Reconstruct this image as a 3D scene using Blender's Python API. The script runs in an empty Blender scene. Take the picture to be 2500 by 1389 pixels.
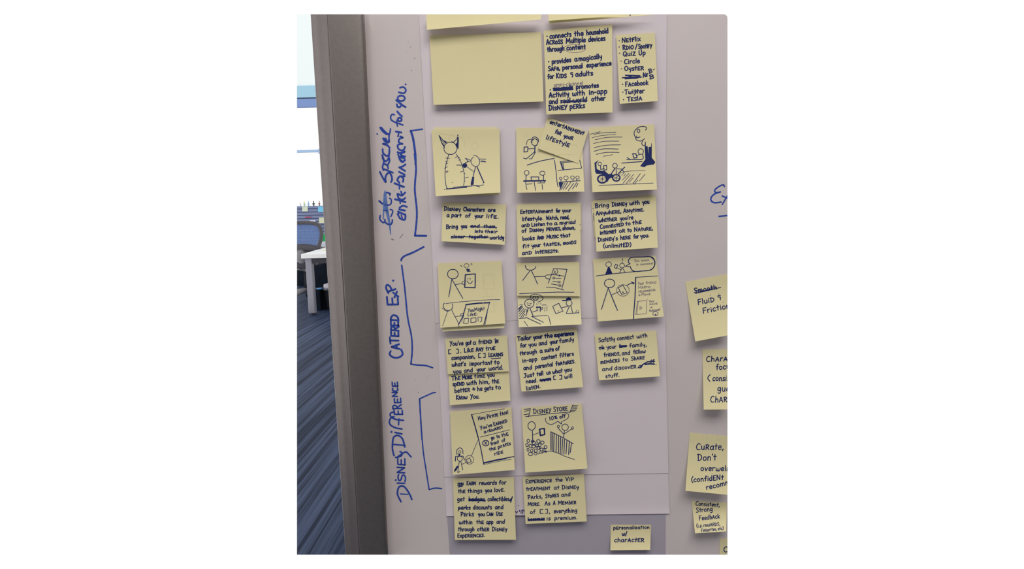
import bpy, bmesh, math, random
from mathutils import Vector, Matrix

# ------------------------------------------------------------------ camera
W, H = 2500.0, 1389.0
FPX = 1400.0
PITCH, ROLL = math.radians(6.72), math.radians(1.36)
CAM = Vector((0.0, -0.676, 1.11))
# down direction seen by the lens (x right, y down, z forward)
_d = Vector((math.sin(ROLL) * math.cos(PITCH), math.cos(ROLL) * math.cos(PITCH), math.sin(PITCH)))
_fwd_cam = Vector((0, 0, 1))
# world axes written in lens coordinates: up = -down ; y (into the wall) = lens axis without its vertical part
_up = -_d
_yw = (_fwd_cam - _up * _fwd_cam.dot(_up)).normalized()
_xw = _yw.cross(_up).normalized()
if _xw.x < 0:
    _xw = -_xw


def lens_to_world(v):
    return Vector((v.dot(_xw), v.dot(_yw), v.dot(_up)))


def ray(px, py):
    return lens_to_world(Vector((px - W / 2, py - H / 2, FPX)))


def at_y(px, py, Y=0.0):
    r = ray(px, py)
    return CAM + r * ((Y - CAM.y) / r.y)


def at_z(px, py, Z=0.0):
    r = ray(px, py)
    return CAM + r * ((Z - CAM.z) / r.z)


scene = bpy.context.scene
cd = bpy.data.cameras.new('camera')
cam = bpy.data.objects.new('camera', cd)
scene.collection.objects.link(cam)
cd.sensor_width = 36.0
cd.sensor_fit = 'HORIZONTAL'
cd.lens = 36.0 * FPX / W
cd.clip_start = 0.01
X_ = lens_to_world(Vector((1, 0, 0)))
Y_ = lens_to_world(Vector((0, -1, 0)))
Z_ = lens_to_world(Vector((0, 0, -1)))
M = Matrix((X_, Y_, Z_)).transposed().to_4x4()
M.translation = CAM
cam.matrix_world = M
scene.camera = cam

# ------------------------------------------------------------------ world, lights, exposure
scene.view_settings.view_transform = 'Standard'
scene.view_settings.look = 'None'
scene.view_settings.gamma = 1.0
scene.view_settings.use_curve_mapping = False
scene.view_settings.exposure = 0.0
wd = bpy.data.worlds.new('world')
scene.world = wd
wd.use_nodes = True
wd.node_tree.nodes['Background'].inputs[0].default_value = (1, 1, 1, 1)
wd.node_tree.nodes['Background'].inputs[1].default_value = 1.03


def area(name, loc, rot, sx, sy, power, col):
    l = bpy.data.lights.new(name, 'AREA')
    l.shape = 'RECTANGLE'
    l.size, l.size_y = sx, sy
    l.energy = power
    l.color = col
    o = bpy.data.objects.new(name, l)
    o.location = loc
    o.rotation_euler = rot
    scene.collection.objects.link(o)
    return o


area('ceiling_lamp_light', (0.15, -1.25, 2.52), (0, 0, 0), 1.8, 1.1, 36.0, (1.0, 0.965, 0.95))

# ------------------------------------------------------------------ helpers
random.seed(7)
COL = scene.collection


def srgb(r, g, b):
    f = lambda c: (c / 255 / 12.92) if c / 255 <= 0.04045 else ((c / 255 + 0.055) / 1.055) ** 2.4
    return (f(r), f(g), f(b), 1.0)


def mat(name, col, rough=0.6, spec=0.3, metallic=0.0, noise=0.0, nscale=40.0, bump=0.0, bscale=200.0,
        alpha=1.0, sheen=0.0, stretch=(1, 1, 1)):
    m = bpy.data.materials.new(name)
    m.use_nodes = True
    nt = m.node_tree
    b = nt.nodes['Principled BSDF']
    b.inputs['Base Color'].default_value = col
    b.inputs['Roughness'].default_value = rough
    b.inputs['Specular IOR Level'].default_value = spec
    b.inputs['Metallic'].default_value = metallic
    if alpha < 1:
        b.inputs['Alpha'].default_value = alpha
    tc = nt.nodes.new('ShaderNodeTexCoord')
    mp = nt.nodes.new('ShaderNodeMapping')
    mp.inputs['Scale'].default_value = stretch
    nt.links.new(tc.outputs['Object'], mp.inputs['Vector'])
    if noise > 0:
        n = nt.nodes.new('ShaderNodeTexNoise')
        n.inputs['Scale'].default_value = nscale
        n.inputs['Detail'].default_value = 4
        nt.links.new(mp.outputs['Vector'], n.inputs['Vector'])
        r = nt.nodes.new('ShaderNodeMapRange')
        r.inputs['From Min'].default_value = 0.3
        r.inputs['From Max'].default_value = 0.7
        r.inputs['To Min'].default_value = 1 - noise
        r.inputs['To Max'].default_value = 1 + noise
        nt.links.new(n.outputs['Fac'], r.inputs['Value'])
        mx = nt.nodes.new('ShaderNodeVectorMath')
        mx.operation = 'SCALE'
        mx.inputs[0].default_value = col[:3]
        nt.links.new(r.outputs['Result'], mx.inputs['Scale'])
        nt.links.new(mx.outputs['Vector'], b.inputs['Base Color'])
    if bump > 0:
        n = nt.nodes.new('ShaderNodeTexNoise')
        n.inputs['Scale'].default_value = bscale
        nt.links.new(mp.outputs['Vector'], n.inputs['Vector'])
        bp = nt.nodes.new('ShaderNodeBump')
        bp.inputs['Strength'].default_value = bump
        bp.inputs['Distance'].default_value = 0.001
        nt.links.new(n.outputs['Fac'], bp.inputs['Height'])
        nt.links.new(bp.outputs['Normal'], b.inputs['Normal'])
    return m


MT = {}
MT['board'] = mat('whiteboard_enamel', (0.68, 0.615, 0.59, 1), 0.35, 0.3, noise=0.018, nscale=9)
MT['frame'] = mat('taupe_painted_metal', (0.265, 0.235, 0.215, 1), 0.42, 0.4, metallic=0.8, noise=0.05, nscale=220, bump=0.05, bscale=900)
MT['sheet'] = mat('white_printer_paper', (0.74, 0.668, 0.685, 1), 0.9, 0.1, noise=0.012, nscale=14)
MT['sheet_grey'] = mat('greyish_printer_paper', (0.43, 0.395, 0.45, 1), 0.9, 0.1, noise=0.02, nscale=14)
MT['note'] = mat('yellow_note_paper', (0.78, 0.705, 0.40, 1), 0.9, 0.1, noise=0.018, nscale=22, bump=0.05, bscale=500)
MT['note_b'] = mat('pale_yellow_note_paper', (0.80, 0.735, 0.435, 1), 0.9, 0.1, noise=0.018, nscale=22, bump=0.05, bscale=500)
MT['ink'] = mat('navy_marker_ink', (0.010, 0.020, 0.115, 1), 0.6, 0.2, noise=0.3, nscale=400)
MT['thin'] = mat('dark_violet_pen_ink', (0.07, 0.055, 0.16, 1), 0.6, 0.2)
MT['ghost'] = mat('show_through_ink', (0.715, 0.655, 0.385, 1), 0.9, 0.1)
MT['blue'] = mat('blue_board_marker', (0.030, 0.075, 0.40, 1), 0.4, 0.3, noise=0.3, nscale=300)
MT['lightblue'] = mat('faded_blue_board_marker', (0.13, 0.23, 0.55, 1), 0.4, 0.3, noise=0.25, nscale=150)
MT['red'] = mat('red_marker_residue', (0.62, 0.13, 0.20, 1), 0.5, 0.2)
MT['speck'] = mat('dark_speck', (0.06, 0.05, 0.05, 1), 0.5, 0.2)


def new_obj(name, verts, faces, material, parent=None, origin=None, smooth=False):
    me = bpy.data.meshes.new(name)
    if origin is None:
        origin = parent_origin(parent)
    o3 = Vector(origin)
    me.from_pydata([tuple(Vector(v) - o3) for v in verts], [], faces)
    me.materials.append(material)
    if smooth:
        for p in me.polygons:
            p.use_smooth = True
    o = bpy.data.objects.new(name, me)
    COL.objects.link(o)
    if parent is not None:
        o.parent = parent
        o.location = o3 - abs_origin(parent)
    else:
        o.location = o3
    return o


def abs_origin(o):
    v = Vector((0, 0, 0))
    while o is not None:
        v += o.location
        o = o.parent
    return v


def parent_origin(p):
    return abs_origin(p) if p is not None else Vector((0, 0, 0))


def empty(name, loc):
    o = bpy.data.objects.new(name, None)
    o.empty_display_size = 0.05
    o.location = loc
    COL.objects.link(o)
    return o


def tag(o, label=None, cat=None, group=None, kind=None):
    if label: o['label'] = label
    if cat: o['category'] = cat
    if group: o['group'] = group
    if kind: o['kind'] = kind
    return o


# the modelled piece of the office ends on these four planes
def plane_through(p, q):
    a, b = ray(*p), ray(*q)
    return a.cross(b).normalized()


IN = ray(1250, 695)
PLANES = {}
for k, (p, q) in dict(left=((725, 0), (725, 1389)), right=((1776, 0), (1776, 1389)),
                      top=((0, 35), (2500, 35)), bottom=((0, 1354), (2500, 1354))).items():
    n = plane_through(p, q)
    if n.dot(IN) < 0: n = -n
    PLANES[k] = n


def trim_mesh(o, sides=('left', 'right', 'top', 'bottom'), cap=False):
    """end a mesh where the modelled piece of the place ends"""
    org = abs_origin(o)
    vs = [v.co + org for v in o.data.vertices]
    need = [s for s in sides if any((v - CAM).dot(PLANES[s]) < -1e-6 for v in vs)]
    if not need: return o
    bm = bmesh.new()
    bm.from_mesh(o.data)
    for s in need:
        geom = bm.verts[:] + bm.edges[:] + bm.faces[:]
        r = bmesh.ops.bisect_plane(bm, geom=geom, dist=1e-7, plane_co=CAM - org, plane_no=PLANES[s], clear_inner=True)
        if cap:
            ed = [e for e in r['geom_cut'] if isinstance(e, bmesh.types.BMEdge)]
            if ed:
                bmesh.ops.holes_fill(bm, edges=ed, sides=0)
    bm.to_mesh(o.data)
    bm.free()
    return o


# ------------------------------------------------------------------ solid shape helpers
def box_geo(x0, x1, y0, y1, z0, z1):
    v = [(x, y, z) for x in (x0, x1) for y in (y0, y1) for z in (z0, z1)]
    f = [(0, 1, 3, 2), (4, 6, 7, 5), (0, 4, 5, 1), (2, 3, 7, 6), (0, 2, 6, 4), (1, 5, 7, 3)]
    return v, f


def join_geo(*gs):
    V, F = [], []
    for v, f in gs:
        n = len(V)
        V += [tuple(a) for a in v]
        F += [tuple(i + n for i in q) for q in f]
    return V, F


def tube_geo(pts, r, seg=10, close=False):
    pts = [Vector(p) for p in pts]
    n = len(pts)
    rr = r if isinstance(r, (list, tuple)) else [r] * n
    V, F = [], []
    ref = Vector((0, 0, 1))
    for i, p in enumerate(pts):
        a = pts[i - 1] if (i > 0 or close) else pts[i]
        b = pts[(i + 1) % n] if (i < n - 1 or close) else pts[i]
        t = (b - a).normalized()
        if abs(t.dot(ref)) > 0.95: ref = Vector((0, 1, 0))
        u = t.cross(ref).normalized()
        w = t.cross(u).normalized()
        for k in range(seg):
            an = 2 * math.pi * k / seg
            V.append(p + (u * math.cos(an) + w * math.sin(an)) * rr[i])
    m = n if close else n - 1
    for i in range(m):
        j = (i + 1) % n
        for k in range(seg):
            l = (k + 1) % seg
            F.append((i * seg + k, i * seg + l, j * seg + l, j * seg + k))
    if not close:
        F.append(tuple(range(seg - 1, -1, -1)))
        F.append(tuple(range((n - 1) * seg, n * seg)))
    return V, F


def lathe_geo(c, prof, seg=14):
    """profile of (radius, z) about a vertical axis at c"""
    V, F = [], []
    for r, z in prof:
        for k in range(seg):
            a = 2 * math.pi * k / seg
            V.append((c[0] + r * math.cos(a), c[1] + r * math.sin(a), c[2] + z))
    for i in range(len(prof) - 1):
        for k in range(seg):
            l = (k + 1) % seg
            F.append((i * seg + k, i * seg + l, (i + 1) * seg + l, (i + 1) * seg + k))
    F.append(tuple(range(seg - 1, -1, -1)))
    F.append(tuple(range((len(prof) - 1) * seg, len(prof) * seg)))
    return V, F


def catmull(pts, n=6):
    if len(pts) < 3: return list(pts)
    closed = (abs(pts[0][0] - pts[-1][0]) < 1e-6 and abs(pts[0][1] - pts[-1][1]) < 1e-6)
    P = list(pts)
    out = []
    m = len(P)
    for i in range(m - 1):
        p0 = P[i - 1] if i > 0 else (P[m - 2] if closed else P[0])
        p1, p2 = P[i], P[i + 1]
        p3 = P[i + 2] if i + 2 < m else (P[1] if closed else P[-1])
        for k in range(n):
            t = k / n
            out.append(tuple(0.5 * (2 * p1[j] + (-p0[j] + p2[j]) * t + (2 * p0[j] - 5 * p1[j] + 4 * p2[j] - p3[j]) * t * t
                                    + (-p0[j] + 3 * p1[j] - 3 * p2[j] + p3[j]) * t ** 3) for j in (0, 1)))
    out.append(P[-1])
    return out


# ------------------------------------------------------------------ handwriting: a single-stroke hand
# cap height 1, x-height .6 ; '~' = smooth stroke
G = {
 'a': (.56, "~.46,.52 .28,.62 .08,.42 .1,.1 .26,0 .42,.14 .47,.5|.48,.6 .47,.12 .56,.02"),
 'b': (.52, ".08,1 .08,.02|~.08,.35 .24,.56 .44,.42 .42,.1 .22,0 .08,.1"),
 'c': (.48, "~.44,.5 .28,.62 .08,.42 .09,.12 .26,0 .46,.1"),
 'd': (.56, "~.44,.48 .26,.58 .08,.4 .1,.08 .26,0 .44,.16|.48,1 .46,.02"),
 'e': (.5, "~.1,.3 .42,.34 .4,.56 .22,.62 .08,.4 .1,.1 .26,0 .46,.1"),
 'f': (.42, "~.44,.9 .3,1 .2,.86 .2,.5 .18,0|.04,.55 .38,.58"),
 'g': (.54, "~.44,.5 .26,.62 .08,.42 .12,.14 .28,.1 .44,.3|~.46,.6 .46,.1 .42,-.25 .24,-.34 .1,-.22"),
 'h': (.52, ".08,1 .08,0|~.08,.35 .26,.58 .42,.45 .44,0"),
 'i': (.2, ".1,.58 .1,0|.11,.82 .11,.84"),
 'j': (.26, "~.2,.58 .2,-.1 .05,-.3|.2,.82 .2,.84"),
 'k': (.5, ".08,1 .08,0|.42,.58 .1,.26 .46,0"),
 'l': (.18, ".09,1 .09,.02"),
 'm': (.78, ".08,.6 .08,0|~.08,.35 .22,.6 .36,.5 .38,0|~.38,.35 .52,.6 .67,.5 .7,0"),
 'n': (.54, ".08,.6 .08,0|~.08,.35 .26,.6 .42,.48 .46,0"),
 'o': (.52, "~.26,.6 .08,.44 .08,.14 .26,0 .44,.14 .44,.44 .26,.6"),
 'p': (.54, ".08,.6 .08,-.36|~.08,.4 .26,.62 .46,.44 .42,.12 .22,0 .08,.1"),
 'q': (.54, "~.44,.5 .26,.62 .08,.42 .1,.1 .28,.02 .44,.2|.46,.6 .46,-.36"),
 'r': (.42, ".08,.6 .08,0|~.08,.35 .2,.56 .4,.58"),
 's': (.44, "~.4,.52 .24,.62 .08,.5 .2,.33 .38,.2 .3,.02 .06,.06"),
 't': (.42, ".2,.92 .2,.02|.02,.58 .4,.62"),
 'u': (.52, "~.08,.6 .08,.16 .24,0 .4,.12 .44,.3|.44,.6 .46,.02"),
 'v': (.48, ".04,.6 .22,0 .44,.6"),
 'w': (.72, "~.06,.6 .08,.14 .2,0 .34,.14 .36,.45|~.36,.3 .4,.06 .54,0 .66,.2 .68,.6"),
 'x': (.5, ".06,.6 .44,0|.42,.6 .06,0"),
 'y': (.5, "~.06,.6 .08,.3 .22,.2 .4,.36|~.44,.6 .4,.1 .26,-.36"),
 'z': (.5, ".06,.58 .42,.58 .08,.02 .46,.02"),
 'A': (.66, ".04,0 .3,1 .34,1 .6,0|.14,.36 .54,.38"),
 'B': (.62, ".1,1 .1,0|~.02,.98 .4,1 .52,.78 .36,.56 .12,.52|~.12,.52 .48,.46 .56,.2 .36,.02 .04,0"),
 'C': (.62, "~.56,.88 .34,1 .1,.74 .06,.34 .24,.03 .58,.08"),
 'D': (.68, ".14,.96 .14,.02|~.0,.98 .34,.96 .6,.68 .56,.26 .34,.04 .06,.0"),
 'E': (.54, ".5,.98 .08,.96 .08,.02 .52,.04|.08,.5 .42,.52"),
 'F': (.54, ".54,.98 .08,.96 .08,0|.08,.5 .42,.52"),
 'G': (.66, "~.56,.88 .32,1 .08,.7 .1,.2 .34,0 .56,.14|.38,.42 .6,.42 .58,0"),
 'H': (.64, ".1,1 .1,0|.54,1 .54,0|.1,.5 .54,.52"),
 'I': (.24, ".12,1 .12,0"),
 'J': (.54, "~.36,1 .38,.3 .28,.0 .06,.08|.1,.98 .54,1"),
 'K': (.6, ".1,1 .1,0|.52,.98 .12,.46 .56,0"),
 'L': (.5, ".1,1 .1,.03 .46,.04"),
 'M': (.95, ".08,0 .14,1 .46,.3 .8,1 .88,0"),
 'N': (.74, ".08,0 .1,1 .6,.02 .64,1"),
 'O': (.7, "~.35,1 .08,.72 .08,.28 .35,0 .6,.28 .6,.74 .35,1"),
 'P': (.58, ".12,1 .12,0|~.02,.96 .36,1 .54,.8 .42,.52 .14,.46"),
 'Q': (.72, "~.35,1 .08,.72 .08,.28 .35,0 .6,.28 .6,.74 .35,1|.4,.3 .68,-.04"),
 'R': (.62, ".12,1 .12,0|~.04,.96 .36,1 .52,.8 .4,.56 .14,.48|.26,.48 .58,0"),
 'S': (.56, "~.52,.88 .32,1 .1,.86 .18,.6 .44,.42 .46,.14 .26,0 .04,.1"),
 'T': (.6, ".32,1 .3,0|.0,.96 .62,1"),
 'U': (.62, "~.1,1 .08,.3 .28,0 .5,.2 .54,.6 .54,1"),
 'V': (.6, ".04,1 .28,0 .56,1"),
 'W': (.86, ".04,1 .22,0 .42,.7 .6,0 .82,1"),
 'X': (.6, ".06,1 .54,0|.54,1 .06,0"),
 'Y': (.58, ".04,1 .28,.5|.54,1 .14,-.12"),
 'Z': (.58, ".06,.98 .52,1 .06,.02 .56,.04"),
 '0': (.5, "~.25,1 .06,.7 .06,.3 .25,0 .44,.3 .44,.7 .25,1"),
 '1': (.22, ".1,1 .1,0"),
 '.': (.2, ".1,.04 .12,.04"), ',': (.22, ".14,.1 .06,-.18"), "'": (.16, ".1,1 .06,.78"), ':': (.2, ".1,.1 .11,.1|.1,.5 .11,.5"),
 '!': (.2, ".12,1 .1,.3|.1,.04 .11,.04"), '-': (.36, ".04,.36 .3,.38"), '(': (.3, "~.26,1.1 .08,.7 .08,.3 .26,-.1"),
 ')': (.3, "~.06,1.1 .24,.7 .24,.3 .06,-.1"), '[': (1, ".9,1 .1,.98 .1,0 .95,.02"), ']': (1, ".1,1 .88,1 .9,.0 .1,.02"),
 '/': (.4, ".34,1.1 .06,-.12"), '%': (.6, "~.2,.9 .08,.75 .2,.6 .3,.75 .2,.9|.5,.95 .12,.1|~.46,.4 .34,.25 .46,.1 .56,.25 .46,.4"),
 '&': (.4, "~.4,.86 .14,.92 .1,.66 .3,.58|~.3,.58 .38,.5 .3,0"), '"': (.2, ".06,1 .05,.82|.14,1 .13,.82"), ' ': (.3, ""),
}
ASC = 'bdfhklt'


def word_strokes(word, cap, xa, ya, xb, yb, slant=0.06):
    """strokes (pixel frame) of one word written from a to b on its baseline"""
    tot, gl = 0, []
    for i, ch in enumerate(word):
        w, s = G.get(ch, G['o'])
        k = 1.0
        if ch.isupper() and i > 0 and word[0] not in "(\"":
            k = 0.78
        kk = 0.92 if ch.isupper() and i > 0 else 1.0
        gl.append((ch, w * kk, s, k, kk, tot))
        tot += w * kk + 0.10
    tot = max(tot - 0.10, 0.05)
    dx, dy = xb - xa, yb - ya
    L = math.hypot(dx, dy)
    ux, uy = dx / L, dy / L
    nx, ny = uy, -ux
    sc = L / tot
    out = []
    for ch, w, s, k, kk, off in gl:
        if not s: continue
        jy = random.uniform(-.03, .03)
        jr = random.uniform(-.04, .04)
        for st in s.split('|'):
            sm = st.startswith('~')
            pts = [tuple(map(float, q.split(','))) for q in st.lstrip('~').split()]
            if sm: pts = catmull(pts, 5)
            res = []
            for (x, y) in pts:
                X = (off + x * kk) * sc
                Y = (y * k + jy) * cap
                X += Y * (slant + jr)
                res.append((xa + ux * X + nx * Y, ya + uy * X + ny * Y))
            out.append(res)
    return out


LAYER = [0]


def ribbon(pts, w, V, F, fn0):
    """flat marker line with round ends, on the surface given by fn(px,py)->point"""
    LAYER[0] = (LAYER[0] + 1) % 16
    dz = [LAYER[0] * 2e-6]
    def fn(x, y):
        p = fn0(x, y); p.y -= dz[0]
        return p
    P = [pts[0]]
    for p in pts[1:]:
        if math.hypot(p[0] - P[-1][0], p[1] - P[-1][1]) > 0.12: P.append(p)
    r = w / 2
    if len(P) == 1:
        P.append((P[0][0] + 0.2, P[0][1]))
    for i in range(1, len(P) - 1):
        ax, ay = P[i][0] - P[i - 1][0], P[i][1] - P[i - 1][1]
        bx, by_ = P[i + 1][0] - P[i][0], P[i + 1][1] - P[i][1]
        if ax * bx + ay * by_ < 0.72 * math.hypot(ax, ay) * math.hypot(bx, by_):
            ribbon(P[:i + 1], w, V, F, fn0)
            ribbon(P[i:], w, V, F, fn0)
            return
    n = len(P)
    nor = []
    for i in range(n):
        a, b = P[max(i - 1, 0)], P[min(i + 1, n - 1)]
        dx, dy = b[0] - a[0], b[1] - a[1]
        l = math.hypot(dx, dy) or 1
        nor.append((-dy / l, dx / l))
    base = len(V)
    for i in range(n):
        (x, y), (a, b) = P[i], nor[i]
        rr = r * (1 + 0.05 * math.sin(i * 1.7 + x * .3))
        V.append(fn(x + a * rr, y + b * rr)); V.append(fn(x - a * rr, y - b * rr))
    for i in range(n - 1):
        j = base + 2 * i
        F.append((j, j + 1, j + 3, j + 2))
    # joints and ends: small discs
    for i in [0, n - 1] + [k for k in range(1, n - 1) if nor[k - 1][0] * nor[k + 1][0] + nor[k - 1][1] * nor[k + 1][1] < 0.55]:
        dz[0] += 2e-6
        c = P[i]
        b0 = len(V)
        for k in range(8):
            a = k * math.pi / 4
            V.append(fn(c[0] + math.cos(a) * r, c[1] + math.sin(a) * r))
        F.append(tuple(range(b0, b0 + 8)))


def parse_ink(spec, crop):
    """lines of the little drawing language -> {material: [(kind, pts, width)]} in photo pixels"""
    ox, oy, s = crop
    wdef = 12.0
    out = []
    cv = lambda x, y: (ox + x / s, oy + y / s)
    for raw in spec.strip().split('\n'):
        ln = raw.strip()
        if not ln: continue
        c, rest = ln[0], ln[1:]
        mk = 'ink'
        if rest and rest[0] in 'gtlr':
            mk = {'g': 'ghost', 't': 'thin', 'l': 'lightblue', 'r': 'red'}[rest[0]]
            rest = rest[1:]
        rest = rest.strip()
        if c == 'w':
            wdef = float(rest)
        elif c == 'T':
            head, *words = [q.strip() for q in rest.split(';')]
            a, b, cap = head.split()
            xa, ya = map(float, a.split(',')); xb, yb = map(float, b.split(','))
            cap = float(cap)
            sl = (yb - ya) / (xb - xa)
            for wd_ in words:
                t, x0, x1 = wd_.rsplit(' ', 2)
                x0, x1 = float(x0), float(x1)
                A = cv(x0, ya + (x0 - xa) * sl); B = cv(x1, ya + (x1 - xa) * sl)
                for st in word_strokes(t, cap / s, *A, *B):
                    out.append((mk, 'L', st, wdef / s))
        elif c == 'W':
            head, *words = [q.strip() for q in rest.split(';')]
            cap = float(head)
            for wd_ in words:
                t, a, b = wd_.rsplit(' ', 2)
                A = cv(*map(float, a.split(','))); B = cv(*map(float, b.split(',')))
                for st in word_strokes(t, cap / s, *A, *B):
                    out.append((mk, 'L', st, wdef / s))
        elif c in 'PCZ':
            for seg in rest.split(';'):
                tk = seg.split()
                w = float(tk[0])
                pts = [cv(*map(float, q.split(','))) for q in tk[1:]]
                if c == 'Z': pts = pts + [pts[0]]
                if c == 'C': pts = catmull(pts, 7)
                out.append((mk, 'L', pts, w / s))
        elif c == 'E':
            for seg in rest.split(';'):
                tk = seg.split()
                w = float(tk[0])
                cx, cy = map(float, tk[1].split(',')); rx, ry = map(float, tk[2].split(','))
                a0, a1 = (map(float, tk[3].split(','))) if len(tk) > 3 else (-80, 285)
                N = 22
                pts = [cv(cx + rx * math.cos(math.radians(a0 + (a1 - a0) * k / N)), cy + ry * math.sin(math.radians(a0 + (a1 - a0) * k / N))) for k in range(N + 1)]
                out.append((mk, 'L', pts, w / s))
        elif c == 'D':
            for seg in rest.split(';'):
                r, a = seg.split()
                x, y = cv(*map(float, a.split(',')))
                out.append((mk, 'L', [(x - .1, y), (x + .1, y)], 2 * float(r) / s))
        elif c == 'F':
            for seg in rest.split(';'):
                pts = [cv(*map(float, q.split(','))) for q in seg.split()]
                out.append((mk, 'F', pts, 0))
    return out


def lay_ink(items, fn, parent, names, clip=True):
    by = {}
    for mk, kind, pts, w in items:
        V, F = by.setdefault(mk, ([], []))
        if kind == 'L':
            ribbon(pts, w, V, F, fn)
        else:
            b = len(V)
            V += [fn(*p) for p in pts]
            F.append(tuple(range(b, b + len(pts))))
    for mk, (V, F) in by.items():
        o = new_obj(names.get(mk, names['ink']), V, F, MT['blue'] if (mk == 'ink' and names.get('_blue')) else MT[mk], parent)
        if clip: trim_mesh(o)
        if mk == 'speck': o['kind'] = 'stuff'
        if mk == 'thin': o['label'] = 'thin violet pen writing'
        if mk == 'ghost': o['label'] = 'faint drawing showing through the paper'
        if mk == 'lightblue': o['label'] = 'faded light blue marker scribble'
        if mk == 'red': o['label'] = 'small red marker smudge'


def flat_fn(h):
    return lambda x, y: at_y(x, y, -h)


# ------------------------------------------------------------------ STRUCTURE
LEFT_TOP = at_y(757, 35)

# floor: the carpet in the gap at the left, and the carpet under the photographer
carpet = bpy.data.materials.new('striped_blue_carpet')
carpet.use_nodes = True
nt = carpet.node_tree
bs = nt.nodes['Principled BSDF']
bs.inputs['Roughness'].default_value = 0.62
bs.inputs['Specular IOR Level'].default_value = 0.16
tc = nt.nodes.new('ShaderNodeTexCoord')
def _noise(sc, detail, scale):
    mp = nt.nodes.new('ShaderNodeMapping'); mp.inputs['Scale'].default_value = scale
    n = nt.nodes.new('ShaderNodeTexNoise'); n.inputs['Scale'].default_value = sc; n.inputs['Detail'].default_value = detail
    nt.links.new(tc.outputs['Object'], mp.inputs['Vector']); nt.links.new(mp.outputs['Vector'], n.inputs['Vector'])
    return n
n1 = _noise(1.0, 2, (42, 0.16, 1)); n2 = _noise(1.0, 2, (120, 1.6, 1)); n3 = _noise(1.0, 2, (700, 700, 1))
r1 = nt.nodes.new('ShaderNodeValToRGB')
r1.color_ramp.elements[0].position = 0.44; r1.color_ramp.elements[0].color = (0.008, 0.016, 0.045, 1)
r1.color_ramp.elements[1].position = 0.58; r1.color_ramp.elements[1].color = (0.064, 0.092, 0.172, 1)
mixn = nt.nodes.new('ShaderNodeMix'); mixn.data_type = 'FLOAT'; mixn.inputs[0].default_value = 0.36
nt.links.new(n1.outputs['Fac'], mixn.inputs[2]); nt.links.new(n2.outputs['Fac'], mixn.inputs[3])
mix2 = nt.nodes.new('ShaderNodeMix'); mix2.data_type = 'FLOAT'; mix2.inputs[0].default_value = 0.14
nt.links.new(mixn.outputs[0], mix2.inputs[2]); nt.links.new(n3.outputs['Fac'], mix2.inputs[3])
nt.links.new(mix2.outputs[0], r1.inputs['Fac']); nt.links.new(r1.outputs['Color'], bs.inputs['Base Color'])

q = [at_z(700, 640), at_z(1100, 640), at_z(1100, 1360), at_z(700, 1360)]
V = [(p.x, p.y, 0) for p in q] + [(p.x, p.y, -0.02) for p in q]
F = [(0, 3, 2, 1), (4, 5, 6, 7), (0, 1, 5, 4), (1, 2, 6, 5), (2, 3, 7, 6), (3, 0, 4, 7)]
fl = new_obj('floor', V, F, carpet)
trim_mesh(fl)
v2, f2 = box_geo(-2.5, 2.5, -3.2, 0.9, -0.02, 0.0)
fl2 = new_obj('floor', v2, f2, carpet)
tag(fl, kind='structure'); tag(fl2, kind='structure')
wallm = mat('painted_office_wall', (0.36, 0.34, 0.345, 1), 0.9, 0.1, noise=0.02, nscale=3)
ceilm = mat('ceiling_tile_paint', (0.6, 0.58, 0.58, 1), 0.9, 0.1, noise=0.02, nscale=3)
v, f = box_geo(-2.5, 2.5, -3.25, -3.2, 0, 2.6); tag(new_obj('wall_back', v, f, wallm), kind='structure')
v, f = box_geo(2.5, 2.55, -3.2, 0.0, 0, 2.6); tag(new_obj('wall_right', v, f, wallm), kind='structure')
v, f = box_geo(-0.20, -0.12, 0.12, 5.4, 0, 2.6); tag(trim_mesh(new_obj('shade_wall', v, f, wallm), cap=True), kind='structure')  # unseen wall added to shade the carpet beyond the board
v, f = box_geo(-2.5, 2.55, -3.25, 0.0, 2.6, 2.65); tag(new_obj('ceiling', v, f, ceilm), kind='structure')

# ------------------------------------------------------------------ WHITEBOARD
board = empty('whiteboard', at_y(1330, 1354))
tag(board, 'large white writing wall panel with grey side frame and blue vertical handwriting', 'whiteboard')
def rounded(px0, py0, px1, py1, r):
    pts = [(px0, py0)]
    for k in range(7):
        a = math.radians(-90 + 15 * k); pts.append((px1 - r + r * math.cos(a), py0 + r + r * math.sin(a)))
    for k in range(7):
        a = math.radians(0 + 15 * k); pts.append((px1 - r + r * math.cos(a), py1 - r + r * math.sin(a)))
    pts.append((px0, py1))
    return pts
bp = rounded(880, 35, 1776, 1354, 9)
n = len(bp)
fr = [at_y(*p) for p in bp]
V = fr + [Vector((p.x, 0.03, p.z)) for p in fr]
F = [tuple(range(n - 1, -1, -1)), tuple(range(n, 2 * n))] + [(i, (i + 1) % n, n + (i + 1) % n, n + i) for i in range(n)]
new_obj('writing_surface', V, F, MT['board'], board)

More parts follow.
